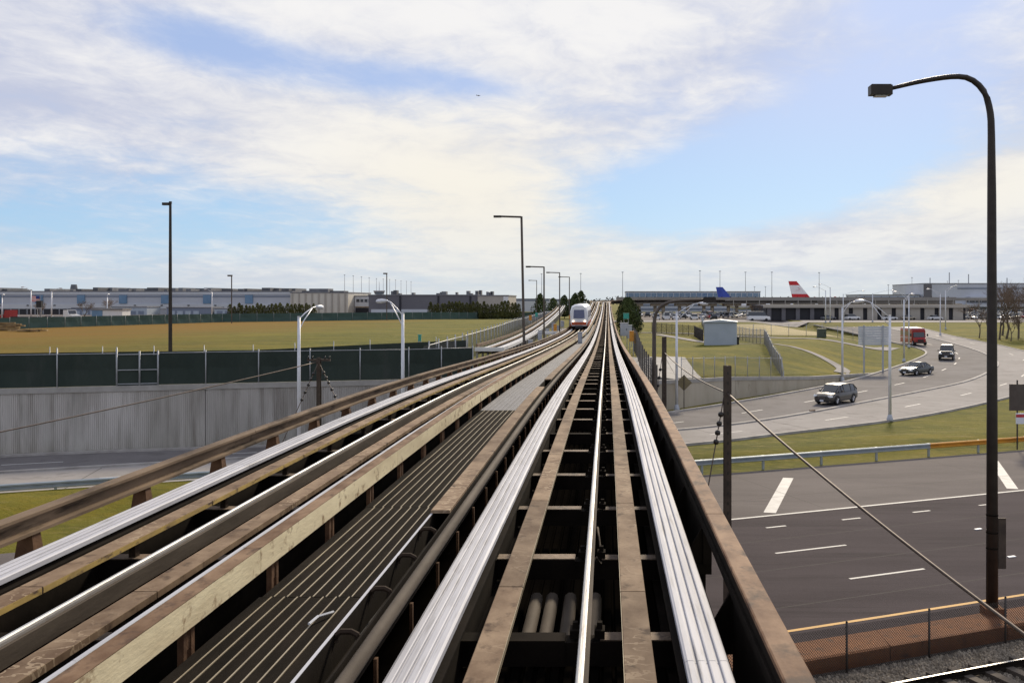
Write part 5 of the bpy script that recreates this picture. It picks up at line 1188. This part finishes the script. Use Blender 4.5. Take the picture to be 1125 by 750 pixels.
# right side: viaduct, terminals, garage, tank
VD = empty('viaduct', (60, 432, -3.4), 'concrete airport viaduct on paired columns beyond the parking lots', 'viaduct')
def vd(name, mt, a): l = VD.location; return MB().b2(a[0] - l.x, a[1] - l.x, a[2] - l.y, a[3] - l.y, a[4] - l.z, a[5] - l.z).build(name, mt, VD)
vd('girder', 'deck_concrete', (4, 150, 429, 441, 1.2, 2.6)); vd('deck', 'deck_concrete', (4, 150, 427.6, 442.4, 2.603, 3.1)); vd('parapet', 'deck_concrete', (4, 150, 427.6, 427.9, 3.103, 4.0)); vd('parapet', 'deck_concrete', (4, 150, 442.1, 442.4, 3.103, 4.0))
for i in range(14):
    x = 12 + i * 10.6; vd('pier_cap', 'column_warm', (x - 3.6, x + 3.6, 430, 440, .2, 1.197))
    for q in (-1.8, 1.8): l = VD.location; MB().cyl((x + q - l.x, 0, 0), .75, 3.6, 12).build('column', 'column_warm', VD, True)
for i in range(40): vd('lamp_bracket', 'dark_steel', (6 + i * 3.6, 6.2 + i * 3.6, 427.5, 427.7, 4.003, 4.35))
T1 = bld('glass_terminal', 'long pale terminal with blue glazed upper band behind the viaduct', 10, 80, 520, 40, 7.0, 'terminal_silver'); put_on(T1, 'blue_band', 'window_blue', 10, 80, 4.4, 6.5)
for i in range(24): put_on(T1, 'mullion', 'terminal_silver', 11 + i * 2.95, 11.25 + i * 2.95, 4.4, 6.5, -.25, -.121)
for i in range(3): put_on(T1, 'facade_band', 'cargo_band', 10, 80, -2.5 + i * 2.1, -1.4 + i * 2.1)
GR = bld('low_garage', 'low beige garage with dark openings and a thick roof slab', 48, 108, 300, 30, .9, 'cargo_dark', -3.4)
put_on(GR, 'roof_slab', 'beige_wall', 47, 109, .4, 1.35, -1.2); 
for i in range(14): x = 48.2 + i * 4.3; put_on(GR, 'wall_bay', 'beige_wall' if i > 3 else 'grey_wall', x, x + (3.0 if i > 3 else 1.2), -3.4, .39, -.5)
UR = empty('upper_road', (85, 330, 3.0), 'upper departures roadway on top of the garage carrying vehicles', 'roadway'); MB().b2(-45, 40, -6, 8, -.5, 0).build('deck', 'deck_concrete', UR); MB().b2(-45, 40, -6.2, -6.003, -.5, .45).build('parapet', 'deck_concrete', UR)
for i in range(20): MB().b2(-44 + i * 4.2, -43.8 + i * 4.2, -6.4, -6.22, -5.5, -.1).build('column', 'beige_wall', UR)
TK = empty('storage_tank', (61, 312, -3.4), 'white round storage tank beside the low garage', 'tank'); MB().cyl((0, 0, 0), 1.9, 3.9, 24).build('shell', 'white_paint', TK, True); MB().cyl((0, 0, 3.91), 1.92, .35, 24, .3).build('roof', 'white_paint', TK, True)
T2 = bld('silver_terminal', 'large silver terminal building with stepped bands beyond the crowded lot', 172, 330, 540, 60, 11.6, 'terminal_silver')
put_on(T2, 'band', 'cargo_band', 190, 330, 8.9, 9.5, -.3); put_on(T2, 'canopy', 'terminal_silver', 195, 330, 3.0, 4.6, -6); put_on(T2, 'window_band', 'window_dark', 195, 330, 1.6, 2.95, -.4); put_on(T2, 'lower_canopy', 'terminal_silver', 192, 330, -.8, .8, -9); put_on(T2, 'end_wall', 'grey_wall', 171.6, 176, 3, 11.4, -.3)
for i in range(40): put_on(T2, 'mullion', 'terminal_silver', 196 + i * 3.3, 196.3 + i * 3.3, 1.6, 2.95, -.6, -.41)
T3 = bld('side_terminal', 'lower grey terminal wing left of the silver terminal', 138, 171, 545, 30, 5.5, 'cargo_wall'); put_on(T3, 'band', 'window_blue', 139, 170, 3.2, 4.6)
for i in range(14): MB().b2(-75 + i * 10.5, -74.6 + i * 10.5, 3, 3.4, 15.2, 18.5 + (i * 7 % 4)).build('roof_mast', 'grey_box', T2)

# aircraft
def airliner(name, label, x, y, L_, r, fin_h, fin_m, tri, rz=0.0):
    o = empty(name, (x, y, -3.3), label, 'airplane', None, rz); zc_ = r + 1.7
    ring = lambda X, q, dz: [(X, q * math.cos(a), zc_ + dz + q * math.sin(a)) for a in np.linspace(0, 2 * math.pi, 16, endpoint=False)]
    MB().loft([ring(0, .25, r * .55), ring(L_ * .06, r * .38, r * .45), ring(L_ * .2, r * .85, r * .12), ring(L_ * .3, r, 0), ring(L_ * .88, r, 0), ring(L_ * .95, r * .75, -.15 * r), ring(L_ * .99, r * .3, -.35 * r), ring(L_, .1, -.4 * r)]).build('fuselage', 'plane_white', o, True)
    zb = zc_ + r * .8; fh = fin_h; t0, t1, b0_, b1_ = L_ * .015, L_ * .015 + fh * .33, L_ * .035, L_ * .035 + fh * 1.05
    lev = [0, .30, .78, 1.0]; ms = ['tail_red', 'plane_white', 'tail_red'] if tri else ['plane_white', fin_m, fin_m]
    for i in range(3):
        q0, q1 = lev[i], lev[i + 1]; e0 = lambda q: b0_ + (t0 - b0_) * q - fh * .12 * q; e1 = lambda q: b1_ + (t1 - b1_) * q
        MB().loft([[(e0(q), -w, zb + q * fh), ((e0(q) + e1(q)) / 2, -w * 1.6, zb + q * fh), (e1(q), 0, zb + q * fh), ((e0(q) + e1(q)) / 2, w * 1.6, zb + q * fh), (e0(q), w, zb + q * fh)] for q, w in ((q0, .2 - .1 * q0), (q1, .2 - .1 * q1))]).build('fin_panel', ms[i], o)
    if tri:
        a = [(.25, .50), (.62, .60), (.52, .72), (.70, .60), (.35, .44)]; c_ = lambda u, v: (b0_ + fh * (u * .55 + .05 - .06 * v), zb + v * fh)
        pts = [c_(.15, .46), c_(.75, .56), c_(.45, .50)]; pts2 = [c_(.75, .56), c_(.45, .66), c_(.55, .60)]
        for P_3 in (pts, pts2): MB().loft([[(p[0], yy, p[1]) for p in P_3] for yy in (-.36, -.33)]).build('arrow_mark', 'tail_red', o)
    for s in (-1, 1):
        MB().loft([[(L_ * .05, s * .5, zc_ + r * .5), (L_ * .14, s * .5, zc_ + r * .5), (L_ * .14, s * .5, zc_ + r * .5 + .3), (L_ * .05, s * .5, zc_ + r * .5 + .3)], [(L_ * .02, s * L_ * .15, zc_ + r * .5 + .9), (L_ * .055, s * L_ * .15, zc_ + r * .5 + .9), (L_ * .055, s * L_ * .15, zc_ + r * .5 + 1.0), (L_ * .02, s * L_ * .15, zc_ + r * .5 + 1.0)]]).build('tailplane', 'tail_red' if tri else 'plane_white', o)
        MB().loft([[(L_ * .42, s * r * .8, zc_ - r * .5), (L_ * .62, s * r * .8, zc_ - r * .5), (L_ * .62, s * r * .8, zc_ - r * .3), (L_ * .42, s * r * .8, zc_ - r * .3)], [(L_ * .34, s * L_ * .42, zc_ + .9), (L_ * .39, s * L_ * .42, zc_ + .9), (L_ * .39, s * L_ * .42, zc_ + 1.1), (L_ * .34, s * L_ * .42, zc_ + 1.1)]]).build('wing', 'plane_white', o)
        MB().add([(L_ * .34, s * L_ * .42, zc_ + 1.0), (L_ * .39, s * L_ * .42, zc_ + 1.0), (L_ * .345, s * L_ * .435, zc_ + 3.4), (L_ * .325, s * L_ * .435, zc_ + 3.4), (L_ * .34, s * (L_ * .42 + .15), zc_ + 1.0), (L_ * .39, s * (L_ * .42 + .15), zc_ + 1.0)], [(0, 1, 2, 3), (4, 5, 2, 3), (0, 3, 4), (1, 5, 2)]).build('winglet', 'tail_red' if tri else fin_m, o)
        MB().tube([(L_ * .52, s * L_ * .14, zc_ - r * .9), (L_ * .63, s * L_ * .14, zc_ - r * .9)], [.7, 1.1], 12).build('engine', 'plane_white', o, True)
    for X, yy in ((L_ * .86, 0), (L_ * .5, -2.2), (L_ * .5, 2.2)): MB().tube([(X, yy, 0), (X, yy, zc_ - r * .7)], .2, 6).build('landing_gear', 'grey_box', o)
    return o
airliner('airliner', 'white airliner with red and white banded tail fin behind the viaduct', 89.5, 490, 52, 2.6, 9.0, None, True)
airliner('airliner', 'white airliner with deep blue tail fin behind the viaduct', 52.5, 478, 38, 1.9, 7.2, 'tail_blue', False)
fa = empty('flying_airplane', (-220, 1700, 352), 'tiny airplane flying high among the clouds', 'airplane'); MB().tube([(-3.5, 0, 0), (-2, 0, .2), (3, 0, 0), (3.6, 0, 0)], [.2, .5, .5, .1], 8).build('fuselage', 'grey_wall', fa); MB().b2(-.5, .8, -4.5, 4.5, -.1, .1).build('wing', 'grey_wall', fa); MB().b2(-3.4, -2.6, -.06, .06, .3, 1.6).build('fin', 'grey_wall', fa)

# ------------------------------------------------------------------ trees
def leaf_cloud(n, shape, size, mt, seed):
    rd = random.Random(seed); m2 = MB()
    for i in range(n):
        p, nrm = shape(rd); s = size * rd.uniform(.6, 1.3); a = Vector((rd.gauss(0, 1), rd.gauss(0, 1), rd.gauss(0, 1))); nn = (Vector(nrm) + a * .45).normalized()
        t1 = nn.cross(Vector((0, 0, 1)));  t1 = t1.normalized() if t1.length > .01 else Vector((1, 0, 0)); t2 = nn.cross(t1); q = rd.uniform(0, 6.28); u = t1 * math.cos(q) + t2 * math.sin(q); w = nn.cross(u)
        p = Vector(p); m2.add([p - u * s, p + w * s * .55, p + u * s, p - w * s * .55], [(0, 1, 2, 3)])
    return m2.mesh('crown', mt)
def cone_shape(h, r, base=.25, pw=.75, lump=.16):
    ph = random.uniform(0, 6)
    def f(rd):
        t = rd.random() ** 1.25; a = rd.uniform(0, 6.2832); rr = r * ((1 - t) ** pw) * min(1, (t + .05) * 6) * (1 + lump * math.sin(a * 3 + ph + t * 9) + lump * .7 * math.sin(a * 7 + t * 23)) * (1 - .45 * rd.random() ** 2)
        return (rr * math.cos(a), rr * math.sin(a), base + t * h), (math.cos(a), math.sin(a), .5)
    return f
def conifer(meshes, x, y, sc_, label, group, zb=None, trunk=None):
    z = gz(x, y) if zb is None else zb; o = empty('conifer', (x, y, z), label, 'tree', group, random.uniform(0, 6.28)); c = link('crown', random.choice(meshes), o); t = link('trunk', trunk, o); o.scale = (sc_ * random.uniform(.9, 1.15), sc_ * random.uniform(.9, 1.15), sc_ * random.uniform(.88, 1.12)); return o
random.seed(31)
trk = MB().tube([(0, 0, -.1), (.03, 0, 1.2), (0, 0, 3.6)], [.1, .075, .02], 6).mesh('trunk', 'bark', True)
hedge = [leaf_cloud(800, cone_shape(4.2, 1.0, .25, .42), .17, 'leaf_olive', 40 + i) for i in range(4)]
for i in range(23): conifer(hedge, -102 + i * 1.02 + random.uniform(-.12, .12), 270 + random.uniform(-.5, .5), .98, 'narrow evergreen in the hedge row before the long cargo warehouse', 'hedge evergreens before the warehouse', -2.9, trk)
for i in range(26): conifer(hedge, -53 + i * 1.06 + random.uniform(-.15, .15), 300 + random.uniform(-.6, .6), 1.12, 'narrow evergreen in the long row behind the teal fence', 'evergreen row behind the teal fence', -3.0, trk)
pine = [leaf_cloud(1300, cone_shape(5.6, 2.0, .5, .5, .28), .26, 'leaf_dark', 60 + i) for i in range(3)]
for x, y, s in ((-19.5, 290, 1.15), (-16.5, 305, 1.2), (-13.8, 322, 1.25), (-11.2, 318, 1.0), (-9.6, 300, 1.25), (-8.2, 312, 1.3)): conifer(pine, x, y, s, 'loose dark pine behind the siding lamps', 'pines behind the siding', -3.1, trk)
def bush_shape(rd):
    a = rd.uniform(0, 6.2832); t = rd.random(); z = .15 + t * 5.4; prof_ = 2.15 * (math.sin(min(1, (t * .82 + .16)) * math.pi) ** .55) * (1 - .30 * t)
    rr = prof_ * (1 + .13 * math.sin(a * 4 + t * 11) + .08 * math.sin(a * 9 - t * 21)) * (1 - .35 * rd.random() ** 2.2)
    return (rr * math.cos(a) - .35 * t, rr * math.sin(a), z), (math.cos(a), math.sin(a), .35)
bt = empty('round_conifer', (3.95, 172, gz(3.95, 172)), 'large dense dark green conifer standing right of the rails', 'tree'); link('crown', leaf_cloud(5200, bush_shape, .17, 'leaf_dark', 77), bt); MB().tube([(0, 0, -.1), (0, 0, 2), (-.2, 0, 4.6)], [.16, .12, .03], 7).build('trunk', 'bark', bt, True); bt.scale = (1.15, 1.15, 1.12)
def bare_tree(x, y, h, seed, label, group=None, spread=.55):
    rd = random.Random(seed); limb = MB(); tw = MB(); cnt = [0]
    def grow(p, d, L, r, lev):
        q = p + d * L * .5 + Vector((rd.gauss(0, .05), rd.gauss(0, .05), 0)) * L; e = q + (d + Vector((rd.gauss(0, .12), rd.gauss(0, .12), .06))).normalized() * L * .5
        (limb if lev < 3 else tw).tube([p, q, e], [r, r * .8, r * .62], 5 if lev < 3 else 3, False); cnt[0] += 1
        if lev >= 6: return
        for i in range(3 if lev < 5 else 2):
            a = rd.uniform(0, 6.28); s = spread * rd.uniform(.6, 1.35); nd_ = (d + Vector((math.cos(a), math.sin(a), rd.uniform(-.1, .35))) * s).normalized(); grow(q.lerp(e, rd.uniform(.3, 1)), nd_, L * rd.uniform(.62, .82), max(r * .58, .012), lev + 1)
    z = gz(x, y); o = empty('bare_tree', (x, y, z), label, 'tree', group); grow(Vector((0, 0, -.1)), Vector((rd.gauss(0, .05), rd.gauss(0, .05), 1)).normalized(), h * .30, h * .018, 0)
    limb.build('trunk', 'bark', o, True); tw.build('twigs', 'twig', o)
for i, (x, y, h) in enumerate(((72.5, 184, 11.5), (75, 187, 13), (78.5, 190, 12), (81, 188, 14), (77, 181, 9), (84, 197, 13), (88, 206, 12), (79, 199, 13), (71, 190, 8), (74.5, 194, 7), (73, 180, 6), (75.5, 183, 5.5), (80, 186, 6))): bare_tree(x, y, h, 100 + i, 'leafless brown tree on the far grass island at the ramp bend', 'leafless trees on the far grass island')
for i, (x, y, h) in enumerate(((-126, 240, 6.5), (-121, 243, 7), (-137, 241, 6))): bare_tree(x, y, h, 200 + i, 'leafless tree in the yard before the cargo warehouse', 'leafless trees in the yard')
bare_tree(46, 305, 6, 310, 'leafless tree beside the parked van by the viaduct')
# far tree line
random.seed(50); m2 = MB()
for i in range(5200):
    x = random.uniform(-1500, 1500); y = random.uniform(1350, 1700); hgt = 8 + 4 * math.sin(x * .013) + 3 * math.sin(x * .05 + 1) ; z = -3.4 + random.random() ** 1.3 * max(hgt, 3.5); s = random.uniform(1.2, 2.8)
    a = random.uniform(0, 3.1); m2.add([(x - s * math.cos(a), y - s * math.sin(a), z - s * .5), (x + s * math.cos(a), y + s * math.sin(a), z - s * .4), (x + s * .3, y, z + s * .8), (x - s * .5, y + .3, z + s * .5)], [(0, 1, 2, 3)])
tag(m2.build('far_trees', 'far_leaf_haze'), 'hazy belt of distant trees along the horizon', 'trees', kind='stuff')
